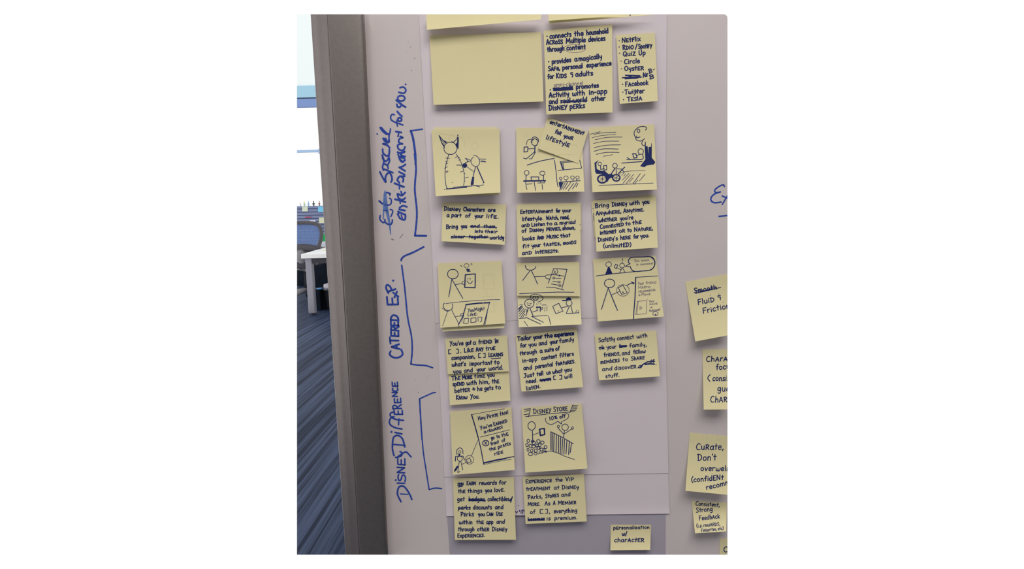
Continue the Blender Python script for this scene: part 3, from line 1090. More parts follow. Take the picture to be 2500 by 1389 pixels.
note(kI, [(92, 130), (1245, 72), (1395, 1185), (182, 1275)], 'square yellow note with a speech bubble and a figure holding a phone', """
E 11 383,230 52,48 -110,235
F 370,280 402,285 455,400 320,412 335,370
E 11 630,250 45,42
P 10 605,325 525,285;11 625,300 585,380;11 640,300 680,365;13 640,125 638,155
Z 13 510,225 550,240 520,310 485,280
D 8 637,187
P 14 155,440 460,400 870,360
C 17 775,218 745,185 760,130 810,100 1000,92 1150,88 1210,130 1232,200 1210,280 1140,335 1000,350 870,358 810,330 775,265
C 14 1150,88 1215,150 1225,230 1190,300 1120,340
P 14 690,262 775,215;14 690,265 775,265
w 6
Tt 850,187 1120,165 42; This 850 945; movie 985 1120
Tt 885,246 1195,226 38; is 885 930; awesome! 965 1195
E 15 400,575 95,78 -110,240
P 14 375,660 250,1055;15 375,660 545,1072;11 430,790 580,725
E 9 645,705 115,105
Z 12 560,655 645,610 725,750 620,778
D 13 645,738
C 15 720,612 780,580 850,568
P 15 795,550 852,570 830,590
P 12 870,465 1280,440;19 880,470 875,600 865,850 845,1100 840,1230
w 7
Tt 920,602 1255,578 50; Your 920 1030; friEnd 1065 1255
Tt 925,675 1150,660 46; MARtin 925 1150
Tt 930,748 1240,712 46; rEcommEnds 930 1240
Tt 930,806 1150,790 44; a 930 960; MoviE 985 1150
Zt 8 910,905 1085,892 1070,1135 880,1145
Pt 7 925,910 900,1135
Zt 8 955,1000 998,1025 955,1055
Tt 1120,930 1215,918 38; This 1120 1215
Tt 1130,972 1280,960 36; moviE 1130 1280
Tt 1135,1035 1185,1030 38; is 1135 1185
Tt 1125,1095 1330,1072 40; AwEsomE! 1125 1330
Et 11 1240,1130 48,40
Dt 14 1243,1148;5 1095,868;5 1345,1005
""", lift=.008, part='drawing')
# --- text row 2
kJ, kK, kL = (1075, 810, 7.3105), (1245, 795, 8.168), (1435, 795, 9.58)
note(kJ, [(140, 640), (1222, 600), (1252, 1228), (170, 1310)], 'yellow note with the four lower lines ending in know you', """
w 17
T 200,868 970,795 74; ThE 200 360; MORE 390 570; timE 605 800; you 840 970
T 220,968 1050,912 74; spEND 220 430; with 470 650; him, 695 880; thE 920 1050
T 255,1088 1080,1022 76; bettER 255 530; he 660 750; gets 785 945; to 980 1080
P 15 570,1030 622,1012;14 580,1000 615,1042;14 598,995 596,1045
T 280,1208 700,1188 78; KNow 280 480; You. 535 700
""", lift=.004)
note(kJ, [(85, 130), (1190, 65), (1228, 705), (132, 755)], 'yellow note with the five upper lines about a friend and any true companion', """
w 17
T 170,250 1035,198 78; You've 170 410; got 450 555; a 580 635; friEND 680 920; IN 975 1035
T 140,396 980,318 74; [ 145 192; ] 285 330; . 355 370; LikE 425 595; ANY 635 770; truE 815 980
T 200,502 1120,430 74; companion, 200 620; [ 680 725; ] 765 805; LEARNS 860 1120
P 15 910,482 1075,467
T 205,618 1050,575 74; what's 205 455; important 520 925; to 960 1055
T 230,745 1120,668 74; you 230 375; and 420 580; your 650 810; world. 865 1120
D 6 960,135
Dg 6 770,100
""", lift=.0015, base=NB + .001)
note(kK, [(108, 190), (1330, 50), (1460, 1225), (230, 1315)], 'yellow note with eight slanting lines about tailoring the experience for a family', """
w 22
T 150,302 1275,185 82; Tailor 150 425; your 465 650; the 690 850; experience 885 1275
w 19
T 205,438 1275,310 80; for 205 330; you 375 530; and 575 740; your 800 960; family 985 1275
T 195,592 990,490 80; through 195 540; a 595 650; suite 690 875; of 910 990
T 250,738 1275,592 80; in-app 250 545; content 630 940; filters 990 1275
T 270,888 1305,742 80; and 270 440; parental 505 855; feAtuRES. 915 1305
T 275,1038 1240,905 80; Just 275 490; tell 535 665; us 730 815; what 850 1050; you 1090 1235
T 320,1150 1245,1035 78; need. 320 550; [ 870 918; ] 985 1040; will 1090 1245
P 26 600,1085 810,1050;26 600,1100 815,1075;18 610,1065 640,1115 660,1060 690,1112 720,1060 760,1100 800,1045 812,1100
T 330,1292 610,1240 80; listEN. 330 610
""", lift=.007)
note(kL, [(158, 185), (1600, 125), (1688, 1185), (265, 1278)], 'yellow note with six lines about connecting with family and friends', """
w 20
T 250,388 1395,268 92; SafEtly 250 635; connEct 685 1080; with 1145 1395
T 255,556 1380,478 88; ok 260 385; your 440 670; fa 735 800; family, 970 1380
P 22 262,515 385,522;40 745,480 905,472;24 750,500 900,490
T 375,725 1350,635 90; friENDS, 375 765; and 795 990; fEllow 1065 1350
T 300,892 1330,782 88; mEMbERS 300 745; to 815 935; ShARE 1015 1330
T 335,1060 1135,992 90; and 335 575; discovER 625 1135
P 30 1290,905 1400,845 1560,835;34 1340,905 1450,890 1560,900;22 1175,985 1240,985 1280,930 1210,935 1175,985;20 1210,985 1290,900
T 1430,880 1570,860 70; ff 1460 1560
D 10 1600,915
T 415,1228 740,1192 90; stuff. 415 740
""", lift=.007)
# --- drawings row 3
kM, kN = (1085, 985, 7.716), (1260, 980, 7.716)
note(kM, [(105, 150), (1262, 72), (1325, 1252), (160, 1345)], 'square yellow note with a drawn message card about earning a reward', """
P 9 510,210 800,155 1130,100;21 512,212 575,420 635,640;17 635,640 690,870 742,1150;9 635,680 505,995
P 28 745,1120 1000,1062 1160,1035;18 1120,1035 1250,1010 1310,1000;8 740,1150 1050,1085 1260,1050;14 520,205 505,210
P 11 680,632 950,565 1225,495
w 15
T 635,318 1205,196 68; Hey 635 775; PirAtE 805 1015; fAN! 1045 1205
T 680,495 1185,352 66; You've 680 900; EARNED 930 1185
T 745,562 1100,465 58; a 745 790; rEwARD! 815 1100
T 880,682 1210,598 66; go 880 945; to 985 1050; thE 1080 1210
T 875,790 1150,710 62; front 875 1030; of 1085 1150
T 850,902 1250,775 62; thE 850 975; pirAtEs 1010 1250
T 945,978 1110,935 64; rIDE 945 1110
E 17 778,747 58,53
P 14 755,715 800,775;14 800,715 758,775
C 14 235,960 235,880 290,835 340,870 350,945
E 10 290,912 22,25;12 290,1040 48,48;10 470,1060 80,82
F 262,950 300,945 295,990 265,990
P 14 205,995 350,990 375,1060;17 210,1012 205,1085;13 280,1090 250,1300 295,1280;13 310,1090 345,1250;10 330,1145 420,1100;9 250,945 290,960
F 176,1295 190,1240 240,1165 264,1190 225,1262
Z 13 415,1060 475,1020 505,1095 435,1125
""", lift=.008, part='drawing')
note(kN, [(98, 115), (1235, 40), (1345, 1265), (175, 1340)], 'square yellow note with a shop counter drawing and a ten percent off bubble', """
w 15
T 325,238 970,165 92; DISNEY 325 665; STORE 705 970
P 12 180,285 600,235 1100,190;13 150,150 270,135 235,290;11 155,190 250,165;13 150,250 235,235
P 13 1070,60 1010,215;12 1075,75 1165,80;12 1060,105 1145,105;12 1055,140 1145,135;12 1035,175 1130,165
T 630,357 930,302 66; 10% 630 780; off 820 930
C 12 560,310 555,360 600,415 680,430 785,375
P 14 785,370 850,425 858,375
C 12 935,220 985,245 990,290 950,335 875,370
E 14 293,460 70,80
P 15 305,545 315,735;11 310,635 425,590
Z 26 442,522 530,508 538,622 457,642
E 14 230,740 24,30;14 205,820 22,34;13 225,910 20,28;14 270,840 28,32;14 330,850 30,30;16 330,780 32,34;13 295,925 22,32;13 270,990 40,32;14 370,930 28,34;13 365,980 30,26;14 420,750 32,34;14 445,825 26,34;14 495,775 32,30;14 480,905 30,28;15 420,870 28,30;14 555,860 28,30;13 525,910 22,24;10 560,945 24,12;11 470,955 40,20;15 395,830 24,30;18 310,750 20,20
C 12 410,990 500,960 640,935 780,970 940,1040 1100,1092
P 14 655,570 880,680 1080,798;17 657,575 657,915;15 685,600 680,930;16 715,605 708,935;16 760,635 752,950;16 800,655 797,965;16 840,670 832,980;15 878,705 862,990;16 912,715 900,990;15 958,725 940,990;16 1003,745 990,1000;16 1045,775 1018,965
E 13 922,485 62,60;12 797,470 20,22;12 1063,500 18,25
P 14 912,545 890,680;13 890,610 790,500;13 900,615 1060,510
""", lift=.009, part='drawing')
# --- text row 3
kO, kP, kQ = (1085, 1150, 6.458), (1245, 1145, 6.315), (1430, 1140, 6.173)
note(kO, [(135, 115), (1095, 95), (1128, 1083), (165, 1085)], 'lower left yellow note with eight lines about rewards and perks', """
w 14
T 205,222 975,206 60; EARN 350 495; rewards 545 825; for 860 975
P 18 210,200 300,190;18 210,225 300,212;16 215,250 285,235;14 230,180 240,250;12 265,180 270,245
T 215,348 950,322 62; thE 215 330; things 365 595; you 640 745; lovE. 785 950
T 200,472 1075,470 68; get 200 320; badges, 380 650; collectibles 680 1020
P 20 385,450 635,455;14 385,465 640,470;18 1020,470 1050,440 1045,490 1070,405
T 215,606 930,596 64; perks 215 410; discounts 450 745; and 795 930
P 12 220,590 405,575
T 255,712 915,702 62; PErkS 255 465; you 530 635; CAN 665 770; USE 815 915
T 230,836 950,826 62; within 230 440; thE 500 620; app 660 770; and 820 950
T 215,946 985,944 64; through 215 470; othER 515 705; DisNEy 750 985
T 205,1046 635,1036 60; ExpERIENCES. 205 635
""", lift=.005, base=NB + .0005)
note(kP, [(195, 120), (1140, 80), (1185, 808), (242, 845)], 'lower yellow note with six lines promising premium member treatment', """
w 13
T 245,222 985,178 58; EXPERIENCE 245 645; the 700 810; VIP 855 985
T 250,334 1060,300 60; trEAtMENt 250 620; at 675 760; DisNEy 800 1060
T 275,466 935,414 60; PArks, 275 500; StoRES 545 755; and 790 935
T 275,570 1020,538 58; MORE. 275 465; As 535 620; A 665 700; MEMbER 740 1020
T 310,692 1035,665 62; of 310 390; [ 460 515; ] 540 582; , 600 620; everything 675 1035
T 275,800 1040,772 56; becomes 275 535; is 565 625; premium. 685 1040
P 15 278,780 530,775;12 280,790 530,785
""", lift=.004, base=NB + .0008)
note(kQ, [(375, 870), (985, 872), (972, 1250), (372, 1255)], 'smallest yellow note at the bottom reading personalization with character', """
w 12
T 415,940 960,930 48; pErsonalization 415 960
w 14
T 545,1032 622,1032 58; w/ 545 622
T 430,1130 880,1128 66; charActER 430 880
""", lift=.007, base=.0006)
# --- right column, straight on the board
kS, kT, kU, kV = (1630, 650, 6.944), (1650, 840, 7.714), (1650, 1040, 7.714), (1650, 1200, 8.421)
RB = .0004
note(kS, [(298, 265), (1370, 62), (1540, 1072), (470, 1275)], 'tilted yellow note at the right edge with a crossed out word above two words', """
w 16
T 450,455 835,388 80; Smooth 450 835
P 14 475,460 900,358;12 460,420 640,410 830,350;12 520,440 820,375
T 540,648 795,600 92; FluiD 515 795
T 850,580 905,570 85; & 850 905
T 630,795 1060,705 92; Friction 600 1060
D 6 722,490;6 868,468;6 940,607
""", lift=.012, base=RB)
note(kT, [(500, 100), (1650, 80), (1700, 1225), (525, 1232)], 'yellow note cut by the right edge starting with the word character', """
w 18
T 570,330 970,318 100; ChArACter 570 1270
T 755,482 970,465 105; focus 755 1080
T 590,690 970,690 105; ( 590 650; consistent 690 1240
T 780,890 970,890 115; guest 780 1150
T 650,1095 970,1092 115; ChARACtER 650 1350
""", lift=.014, base=RB)
note(kU, [(262, 125), (1500, 235), (1500, 1345), (180, 1220)], 'yellow note cut by the right edge advising to curate', """
w 18
T 380,445 900,445 118; CuRate, 380 900
T 405,650 765,640 120; Don't 405 765
T 465,842 970,845 100; overwelm 465 1050
T 290,1055 900,1010 95; (confidENt 290 900
T 575,1200 970,1105 90; recommend 575 1240
D 7 682,898
Pg 12 580,210 590,260;12 770,190 790,270 860,230
""", lift=.014, base=RB)
note(kV, [(325, 195), (1050, 232), (1035, 818), (395, 858)], 'small yellow note near the lower right corner asking for strong feedback', """
w 16
T 405,283 900,312 82; Consistent, 405 900
T 415,428 755,400 95; Strong 415 755
T 480,592 905,545 90; FeedbAck 480 905
w 13
T 425,745 910,692 80; (i.e. 425 550; rewARDS, 570 910
T 525,832 980,782 66; FAVorItes, 525 845; etc) 865 980
""", lift=.013, base=RB)
note(kV, [(905, 965), (1950, 985), (1950, 2100), (880, 2100)], 'corner of a yellow note in the lower right corner of the board', """
w 19
T 980,1243 1150,1243 110; Co 980 1150
""", lift=.005, base=RB)

# ------------------------------------------------------------------ OFFICE BEYOND THE BOARD
M_white = mat('white_laminate', (0.93, 0.93, 0.93, 1), 0.45, 0.3, noise=0.01, nscale=5)
M_leg = mat('silver_powder_coat', (0.33, 0.325, 0.38, 1), 0.45, 0.4, noise=0.04, nscale=30)
M_rail = mat('dark_grey_steel', (0.05, 0.05, 0.065, 1), 0.5, 0.3, noise=0.1, nscale=30)
M_black = mat('black_plastic', (0.006, 0.008, 0.014, 1), 0.6, 0.2, noise=0.2, nscale=20)
M_dark = mat('shaded_navy_panel', (0.010, 0.015, 0.026, 1), 0.8, 0.1, noise=0.25, nscale=6)  # navy panels, with the under-desk shade put into the dark colour
M_fab = mat('blue_grey_slat', (0.23, 0.27, 0.43, 1), 0.8, 0.15, noise=0.05, nscale=25)
M_fab2 = mat('blue_grey_backing', (0.14, 0.16, 0.28, 1), 0.8, 0.1, noise=0.05, nscale=25)
M_cf = mat('charcoal_chair_frame', (0.085, 0.08, 0.09, 1), 0.45, 0.3, noise=0.1, nscale=20)
M_cm = mat('blue_mesh_fabric', (0.15, 0.23, 0.46, 1), 0.8, 0.1, noise=0.15, nscale=60, alpha=0.88)
M_cg = mat('grey_chair_plastic', (0.22, 0.22, 0.24, 1), 0.4, 0.4, noise=0.05, nscale=20)
M_rail2 = mat('hazy_blue_window_rail', (0.42, 0.58, 0.83, 1), 0.6, 0.2, noise=0.02, nscale=10)  # blue haze of the backlit window put into the rail colour
M_blind = mat('pale_roller_blind', (0.93, 1.0, 1.0, 1), 0.9, 0.05, noise=0.005, nscale=3)

# window with a roller blind far behind
WY = 11.5
win = empty('window_1', at_y(745, 700, WY)); tag(win, kind='structure')
def wbox(name, px0, px1, py0, py1, Y, d, m, parent, cap=True):
    a, b = at_y(px0, (py0 + py1) / 2, Y), at_y(px1, (py0 + py1) / 2, Y)
    zt, zb = at_y(745, py0, Y).z, at_y(745, py1, Y).z
    v, f = box_geo(a.x, b.x, Y, Y + d, zb, zt)
    o = new_obj(name, v, f, m, parent)
    return trim_mesh(o, cap=False)
wbox('roller_blind', 700, 880, -60, 209, WY, .02, M_blind, win)
wbox('head_rail', 700, 880, 209, 238, WY - .03, .06, mat('hazy_cyan_rail', (0.40, 0.66, 0.82, 1), 0.6, 0.2), win)  # cyan tint of backlight and haze painted in
wbox('dark_strip', 700, 880, 238, 241, WY - .02, .05, mat('dark_gap', (0.05, 0.07, 0.12, 1), 0.6, 0.2), win)  # thin dark strip between head rail and transom
wbox('transom', 700, 880, 241, 261, WY - .05, .09, mat('hazy_blue_rail', (0.22, 0.33, 0.62, 1), 0.6, 0.2), win)  # blue tint from the backlit haze painted in
wbox('lower_rail', 700, 880, 366, 372, WY - .02, .05, M_rail2, win)
wbox('upright', 777, 781, 364, 376, WY - .04, .05, M_rail2, win)
glass = bpy.data.materials.new('clear_glass'); glass.use_nodes = True
g = glass.node_tree.nodes['Principled BSDF']; g.inputs['Transmission Weight'].default_value = 1; g.inputs['Roughness'].default_value = 0; g.inputs['Base Color'].default_value = (1, 1, 1, 1)
wbox('pane', 700, 880, 261, 366, WY, .006, glass, win)
wbox('pane', 700, 880, 372, 560, WY, .006, glass, win)

# low workstation screen with horizontal slats
PY = 9.3
par = empty('partition_screen', Vector((at_y(745, 700, PY).x, PY, 0)))
tag(par, 'blue grey slatted desk screen with small notes pinned on it, behind the chair', 'partition')
zt = at_y(745, 503, PY).z
zl = at_y(745, 606, PY).z
xl, xr = at_y(690, 550, PY).x, at_y(960, 550, PY).x
v, f = box_geo(xl, xr, PY + .012, PY + .05, zl, zt)
trim_mesh(new_obj('backing', v, f, M_fab2, par))
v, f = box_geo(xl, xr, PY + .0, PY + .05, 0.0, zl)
trim_mesh(new_obj('lower_panel', v, f, M_dark, par))  # lower part of the screen, its shade painted into the colour
N = 13
for i in range(N):
    z1 = zt - (zt - zl) * i / N
    z0 = z1 - (zt - zl) / N * 0.74
    v, f = box_geo(xl, xr, PY, PY + .012, z0, z1)
    trim_mesh(new_obj('slat', v, f, M_fab, par))

def pinned(px0, py0, px1, py1, col, label, cat='sticky note'):
    a, b = at_y(px0, py0, PY - .004), at_y(px1, py1, PY - .004)
    V, F = [], []
    for j in range(5):
        for i in range(3):
            t = j / 4
            V.append((a.x + (b.x - a.x) * i / 2, PY - .003 - .014 * t * t, a.z + (b.z - a.z) * t))
    for j in range(4):
        for i in range(2):
            k = j * 3 + i
            F.append((k, k + 3, k + 4, k + 1))
    o = new_obj('sticky_note', V, F, mat('pinned_paper', col, 0.9, 0.1, noise=.02), None, origin=((a.x + b.x) / 2, PY, b.z))
    trim_mesh(o)
    s = o.modifiers.new('thickness', 'SOLIDIFY'); s.thickness = .0006; s.offset = -1
    tag(o, label, cat)
pinned(737.5, 504, 752, 516, (0.70, 0.76, 0.60, 1), 'pale green note hanging at the top left of the desk screen')
pinned(776, 504, 790, 517.5, (0.22, 0.60, 0.86, 1), 'bright cyan note hanging at the top of the desk screen')
pinned(778.5, 531, 792, 544.5, (0.72, 0.74, 0.52, 1), 'pale yellow note low on the desk screen beside the frame')
pinned(756, 538, 770.5, 546, (0.80, 0.80, 0.95, 1), 'white note on the desk screen just above the chair back')
pts = [at_y(744.5 + k * 1.5, 530 + (1.0 if k % 2 else -0.6), PY - .012) for k in range(11)]
v, f = tube_geo(pts, .007, 8)
tag(new_obj('red_ribbon', v, f, mat('red_cord', (0.62, 0.09, 0.17, 1), .7, .1), None), 'short wavy red cord on the slatted desk screen', 'cord')

# little figures standing on the top edge of the screen
def figurine(px, top, colh, colb, label, wide=1.0):
    base = Vector((at_y(px, 503, PY + .025).x, PY + .025, zt))
    ht = at_y(px, top, PY + .025).z - zt
    e = empty('figurine', base)
    tag(e, label, 'figurine', 'figurines on the desk screen')
    r = ht * .14 * wide
    v, f = lathe_geo(base, [(r * 1.5, 0), (r * 1.5, ht * .05), (r * .9, ht * .08), (r * 1.2, ht * .3), (r * 1.3, ht * .5), (r * .5, ht * .62)], 12)
    new_obj('body', v, f, mat('figure_body', colb, .5, .3), e, smooth=True)
    v, f = lathe_geo(base, [(r * .3, ht * .6), (r * .9, ht * .68), (r * 1.15, ht * .8), (r * .9, ht * .93), (r * .3, ht)], 12)
    new_obj('head', v, f, mat('figure_head', colh, .5, .3), e, smooth=True)
    for s in (-1, 1):
        v, f = tube_geo([base + Vector((s * r * 1.0, 0, ht * .52)), base + Vector((s * r * 1.9, -.004, ht * .4)), base + Vector((s * r * 2.0, -.008, ht * .26))], r * .33, 6)
        new_obj('arm', v, f, mat('figure_arm', colb, .5, .3), e, smooth=True)
figurine(734, 495.5, (0.80, 0.52, 0.40, 1), (0.55, 0.66, 0.85, 1), 'leftmost tiny figurine on the desk screen, pale blue with an orange head', .9)
figurine(743.5, 491.5, (0.92, 0.78, 0.12, 1), (0.45, 0.72, 0.55, 1), 'tiny figurine with a yellow head and green body on the desk screen', .8)
figurine(753.5, 491, (0.30, 0.55, 0.72, 1), (0.22, 0.50, 0.80, 1), 'tiny blue figurine in the middle of the row on the desk screen', .7)
figurine(766, 490, (0.25, 0.27, 0.27, 1), (0.06, 0.08, 0.08, 1), 'tiny dark grey figurine on the desk screen', .9)
figurine(780, 490, (0.55, 0.42, 0.40, 1), (0.30, 0.10, 0.08, 1), 'tiny dark red figurine right of the dark grey one', .7)

# second desk in front of the screen with a white box and a green bag
c = at_y(790, 600, 8.5)
v, f = join_geo(box_geo(at_y(781, 600, 8.5).x, at_y(860, 600, 8.5).x, 8.35, 8.7, at_y(788, 603, 8.4).z, at_y(788, 589, 8.4).z))
o = new_obj('storage_box', v, f, mat('white_card_box', (0.72, 0.75, 0.82, 1), .7, .2), None, origin=(c.x, 8.5, at_y(788, 603, 8.4).z))
tag(o, 'low white box on the far desk, under the green bag', 'box')
gz = at_y(788, 589, 8.4).z
gp = [(783, 589, .0), (785.5, 580, 0), (789, 572, 0), (795, 569, 0), (812, 571, 0), (820, 589, 0)]
A = [at_y(a, b, 8.4) for a, b, _ in gp]
V = []
for Yk, sc_ in ((8.38, .96), (8.42, 1.0), (8.52, 1.0), (8.56, .95)):
    for p in A:
        V.append((p.x, Yk, gz + .003 + (p.z - gz) * sc_))
n_ = len(A)
F = [tuple(range(n_)), tuple(range(4 * n_ - 1, 3 * n_ - 1, -1))]
for k in range(3):
    for i in range(n_):
        j = (i + 1) % n_
        F.append((k * n_ + i, (k + 1) * n_ + i, (k + 1) * n_ + j, k * n_ + j))
tag(new_obj('green_bag', V, F, mat('green_fabric', (0.01, 0.42, 0.10, 1), .7, .2, noise=.1, nscale=20), None, origin=(A[2].x, 8.45, gz)), 'bright green bag on the white box beside the frame', 'bag')
far = empty('far_desk', Vector((c.x, 8.5, 0)))
tag(far, 'far desk carrying the white box, dark below its top', 'desk')
z_ = at_y(788, 603, 8.4).z
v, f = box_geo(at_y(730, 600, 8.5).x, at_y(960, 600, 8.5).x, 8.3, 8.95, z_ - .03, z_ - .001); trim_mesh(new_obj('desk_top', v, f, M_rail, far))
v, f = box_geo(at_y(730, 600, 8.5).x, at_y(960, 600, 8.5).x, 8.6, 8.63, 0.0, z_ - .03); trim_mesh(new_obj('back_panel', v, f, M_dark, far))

# white desk: corner towards us
DY = at_z(749, 776).y
dk = empty('white_desk', Vector((at_z(749, 776).x, DY, 0)))
tag(dk, 'white topped desk with a wide silver square leg, left of the board frame', 'desk')
ztop = .735
cA, cB = at_z(734.5, 620.5, ztop), at_z(797, 603, ztop)      # near corner and a point on the receding left edge
xr2 = at_y(1130, 620, cA.y).x  # desk lengthened out of view, to shade the floor below
dirv = (cB - cA)
th = .052
pt = [cA, Vector((xr2, cA.y - .005, ztop)), Vector((xr2 + dirv.x, cB.y, ztop)), cB]
def prism(pts, z0, z1):
    n = len(pts)
    V = [(p.x, p.y, z1) for p in pts] + [(p.x, p.y, z0) for p in pts]
    F = [tuple(range(n)), tuple(range(2 * n - 1, n - 1, -1))] + [(i, n + i, n + (i + 1) % n, (i + 1) % n) for i in range(n)]
    return V, F
v, f = prism(pt, ztop - th, ztop)
top = new_obj('desk_top', v, f, M_white, dk)
bv = top.modifiers.new('bevel', 'BEVEL'); bv.width = .006; bv.segments = 2
ca = cA + Vector((.03, .06, 0))
v, f = prism([ca, Vector((xr2, ca.y, 0)), Vector((xr2, ca.y + .06, 0)), ca + Vector((0, .06, 0))], ztop - th - .065, ztop - th - .004)
new_obj('front_rail', v, f, M_rail, dk)
v, f = prism([ca + Vector((0, .06, 0)), ca + Vector((.06, .06, 0)), ca + Vector((.06, .06, 0)) + dirv * .9, ca + dirv * .9], ztop - th - .065, ztop - th - .004)
new_obj('side_rail', v, f, M_rail, dk)
lw = .078
v, f = box_geo(ca.x - .005, ca.x + lw - .005, ca.y - .01, ca.y + lw - .01, .022, ztop - th - .006)
leg = new_obj('leg', v, f, M_leg, dk)
bv = leg.modifiers.new('bevel', 'BEVEL'); bv.width = .008; bv.segments = 2
v, f = lathe_geo((ca.x + lw / 2, ca.y + lw / 2, 0), [(.022, 0), (.022, .012), (.012, .024)], 12)
new_obj('foot', v, f, M_rail, dk)
# a paper on the desk
pa = [at_z(788, 612, ztop), at_z(806, 612, ztop), at_z(806, 610, ztop), at_z(790, 610, ztop)]
v, f = prism(pa, ztop + .0005, ztop + .004)
tag(new_obj('paper_pad', v, f, mat('pale_yellow_pad', (.80, .80, .50, 1), .8, .1), None, origin=pa[0]), 'thin pale yellow pad lying on the white desk', 'paper')

# office chair with a mesh back, turned away
CY = 7.25
cx = at_y(731, 600, CY).x
ch = empty('office_chair', Vector((cx, CY, 0)))
tag(ch, 'charcoal office chair with a blue mesh back, behind the white desk', 'chair')
zt_, zb_ = at_y(745, 545, CY).z, at_y(745, 607, CY).z
hw = at_y(784, 560, CY).x - cx
outl = []
for (a, b) in [(-.86, .0), (-.98, .35), (-1.0, .66), (-.90, .90), (-.66, 1.0), (0, 1.03), (.62, 1.0), (.90, .90), (1.0, .66), (.97, .38), (.80, .0)]:
    outl.append((a, b))
sm = catmull(outl, 5)
P3 = [Vector((cx + a * hw, CY + .03 * (1 - a * a) - .0, zb_ + (zt_ - zb_) * b)) for a, b in sm]
v, f = tube_geo(P3, .026, 10)
trim_mesh(new_obj('back_frame', v, f, M_cf, ch, smooth=True))
v, f = tube_geo([Vector((cx + t * hw * .86, CY + .05, zb_ + .015 * math.cos(t * 2))) for t in [k / 6 - 1 for k in range(13)]], .05, 10)
trim_mesh(new_obj('lumbar_bar', v, f, M_cf, ch, smooth=True))
V, F = [], []
NX = 16
for j in range(11):
    t = j / 10
    # half width of the outline at this height
    hwj = hw * (0.84 + .16 * math.sin(min(1, t / .66) * math.pi / 2)) if t < .7 else hw * (1.0 - .38 * ((t - .7) / .3) ** 2)
    for i in range(NX + 1):
        a = -1 + 2 * i / NX
        V.append((cx + a * hwj, CY + .03 * (1 - a * a) + .01, zb_ + (zt_ - zb_) * t))
for j in range(10):
    for i in range(NX):
        k = j * (NX + 1) + i
        F.append((k, k + 1, k + NX + 2, k + NX + 1))
o = trim_mesh(new_obj('mesh_back', V, F, M_cm, ch, smooth=True)); o['label'] = 'blue see-through mesh'
# seat, far side of the back
zs = at_y(745, 652, CY).z
prof = [(-1, 0), (-.9, .05), (0, .065), (.9, .05), (1, 0), (.9, -.03), (0, -.05), (-.9, -.03)]
V, F = [], []
for k, yy in enumerate([CY + .03, CY + .10, CY + .40, CY + .50]):
    s_ = [.8, 1, 1, .75][k]
    for a, b in prof: V.append((cx + a * hw * .62 * s_, yy, zs + b * s_ + .02))
for k in range(3):
    for i in range(8):
        j = (i + 1) % 8
        F.append((k * 8 + i, k * 8 + j, (k + 1) * 8 + j, (k + 1) * 8 + i))
F += [tuple(range(7, -1, -1)), tuple(range(24, 32))]
trim_mesh(new_obj('seat', V, F, M_rail, ch, smooth=True))
# spine between back and seat, arm, column, star base
v, f = tube_geo([Vector((cx, CY + .08, zb_)), Vector((cx, CY + .06, (zb_ + zs) / 2)), Vector((cx, CY + .2, zs - .03))], [.07, .09, .06], 10)
trim_mesh(new_obj('back_support', v, f, M_cg, ch, smooth=True))
for s_ in (-1, 1):
    q1, q2, q3, q4 = at_y(731 + s_ * 37, 648, CY + .1), at_y(731 + s_ * 45, 640, CY + .1), at_y(731 + s_ * 45, 637, CY + .1), at_y(731 + s_ * 44, 635, CY + .1)
    v, f = tube_geo([Vector((cx, CY + .15, zs - .06)), q1, q2, q3, q4], [.016, .018, .02, .018, .016], 10)
    trim_mesh(new_obj('arm_rest', v, f, M_cg, ch, smooth=True))
v, f = tube_geo([Vector((cx, CY + .2, .14)), Vector((cx, CY + .2, zs - .04))], .032, 12)
trim_mesh(new_obj('gas_column', v, f, M_black, ch, smooth=True))
for k in range(5):
    a = math.radians(-35 + 72 * k)
    p0 = Vector((cx, CY + .2, .15)); p1 = p0 + Vector((math.cos(a) * .30, math.sin(a) * .30, -.06))
    v, f = tube_geo([p0, (p0 + p1) / 2 + Vector((0, 0, .012)), p1], [.034, .028, .02], 10)
    o = new_obj('base_arm', v, f, M_cg, ch, smooth=True); trim_mesh(o)
    v, f = tube_geo([p1 + Vector((-.022, 0, -.055)), p1 + Vector((.022, 0, -.055))], .032, 12)
    w_ = new_obj('caster', v, f, M_black, ch, smooth=True); trim_mesh(w_)

# black waste bin under the desk with a white bag
by = 6.45
bx0, bx1 = at_y(787, 745, by).x, at_y(838, 745, by).x
ztb = at_y(795, 708, by).z
mid = Vector(((bx0 + bx1) / 2, by + .12, 0))
bin_ = empty('waste_bin', mid); tag(bin_, 'tall black waste bin under the white desk beside the frame', 'bin')
rr = (bx1 - bx0) / 2
def rrect(s, z):
    out = []
    for k in range(16):
        a = 2 * math.pi * k / 16 + .196
        c_, s2 = math.cos(a), math.sin(a)
        p = 4
        den = (abs(c_) ** p + abs(s2) ** p) ** (1 / p)
        out.append((mid.x + rr * s * c_ / den, mid.y + .11 * s * s2 / den, z))
    return out
rings = [rrect(.9, 0), rrect(1, ztb - .02), rrect(1.03, ztb - .015), rrect(1.03, ztb), rrect(.95, ztb), rrect(.93, ztb - .03)]
V = sum(rings, []); F = [tuple(range(15, -1, -1)), tuple(range(80, 96))]
for k in range(5):
    for i in range(16):
        j = (i + 1) % 16
        F.append((k * 16 + i, k * 16 + j, (k + 1) * 16 + j, (k + 1) * 16 + i))
new_obj('body', V, F, M_black, bin_)
rings = [rrect(1.05, ztb - .004), rrect(1.05, ztb + .008), rrect(.96, ztb + .008)]
V = sum(rings, []); F = []
for k in range(2):
    for i in range(16):
        j = (i + 1) % 16
        F.append((k * 16 + i, k * 16 + j, (k + 1) * 16 + j, (k + 1) * 16 + i))
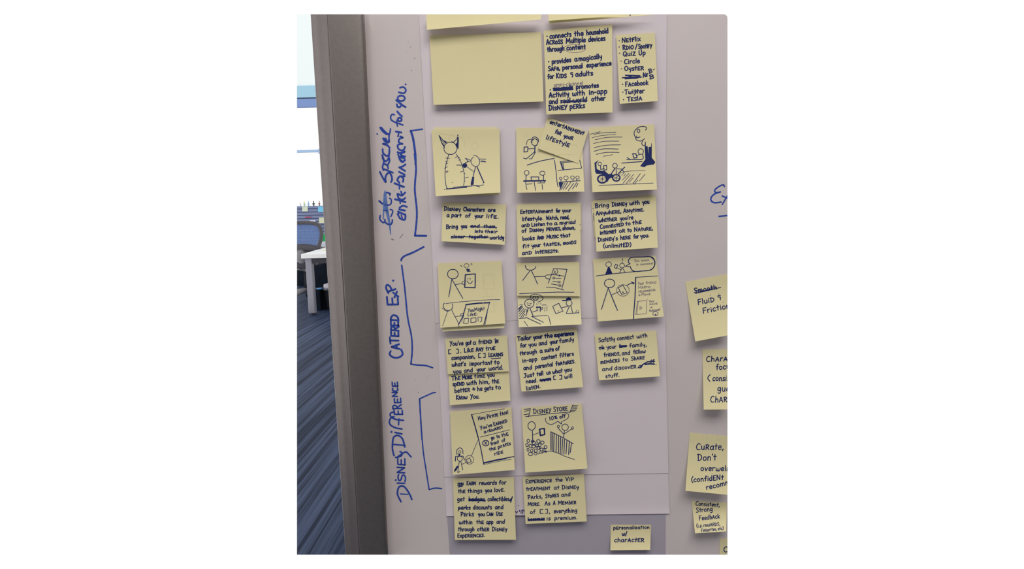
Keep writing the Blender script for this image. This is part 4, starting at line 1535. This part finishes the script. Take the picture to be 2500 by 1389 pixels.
new_obj('rim', V, F, mat('grey_bin_rim', (.25, .25, .28, 1), .5, .3), bin_)
# crumpled white bag on it
bm = bmesh.new()
bmesh.ops.create_icosphere(bm, subdivisions=3, radius=1)
ph = at_y(792, 692, by).z - ztb
for vv in bm.verts:
    d_ = vv.co.normalized()
    w_ = 1 + .10 * math.sin(7 * d_.x + 3 * d_.z) + .08 * math.sin(9 * d_.y + 5 * d_.x)
    vv.co = Vector((d_.x * rr * .98 * w_, d_.y * .09 * w_, max(d_.z, 0) * ph * (1.0 if d_.x < 0 else .85) * w_))
me = bpy.data.meshes.new('plastic_bag'); bm.to_mesh(me); bm.free()
me.materials.append(mat('white_plastic_bag', (.66, .62, .68, 1), .5, .3, bump=.3, bscale=60))
for p in me.polygons: p.use_smooth = True
bag = bpy.data.objects.new('plastic_bag', me); COL.objects.link(bag); bag.location = (mid.x - .01, mid.y, ztb + .009)
tag(bag, 'crumpled white plastic bag bulging out of the black waste bin', 'bag')
a_, b_ = at_y(772.5, 706.5, by - .02), at_y(783, 704, by - .02)
v, f = box_geo(a_.x, b_.x, by - .03, by + .03, 0.0, b_.z - .02)
bk = new_obj('cyan_glint', *box_geo(a_.x, b_.x, by - .02, by + .06, a_.z, b_.z), mat('cyan_glint_tone', (.12, .40, .80, 1), .4, .4), None, origin=((a_.x + b_.x) / 2, by, a_.z))  # cyan glint modelled as a small coloured block
tag(bk, 'small cyan tray built as a block on the added dark box left of the white bag', 'glint')
ped = new_obj('dark_filler_box', *box_geo(a_.x - .03, bx0 - .02, by - .02, by + .2, 0.0, a_.z), M_dark, None, origin=(a_.x, by + .05, 0))  # dark box added to fill the dark area under the desk
tag(ped, 'added dark box filling the dark area left of the black bin', 'box')

# ------------------------------------------------------------------ ceiling lamp over the photographer
cl = empty('ceiling_lamp', (0.15, -1.25, 2.6))
tag(cl, 'rectangular ceiling lamp above the photographer in front of the board', 'lamp')
v, f = join_geo(box_geo(-.79, 1.09, -1.84, -1.82, 2.54, 2.6), box_geo(-.79, 1.09, -.68, -.66, 2.54, 2.6), box_geo(-.79, -.77, -1.82, -.68, 2.54, 2.6), box_geo(1.07, 1.09, -1.82, -.68, 2.54, 2.6))
new_obj('housing', v, f, M_white, cl)
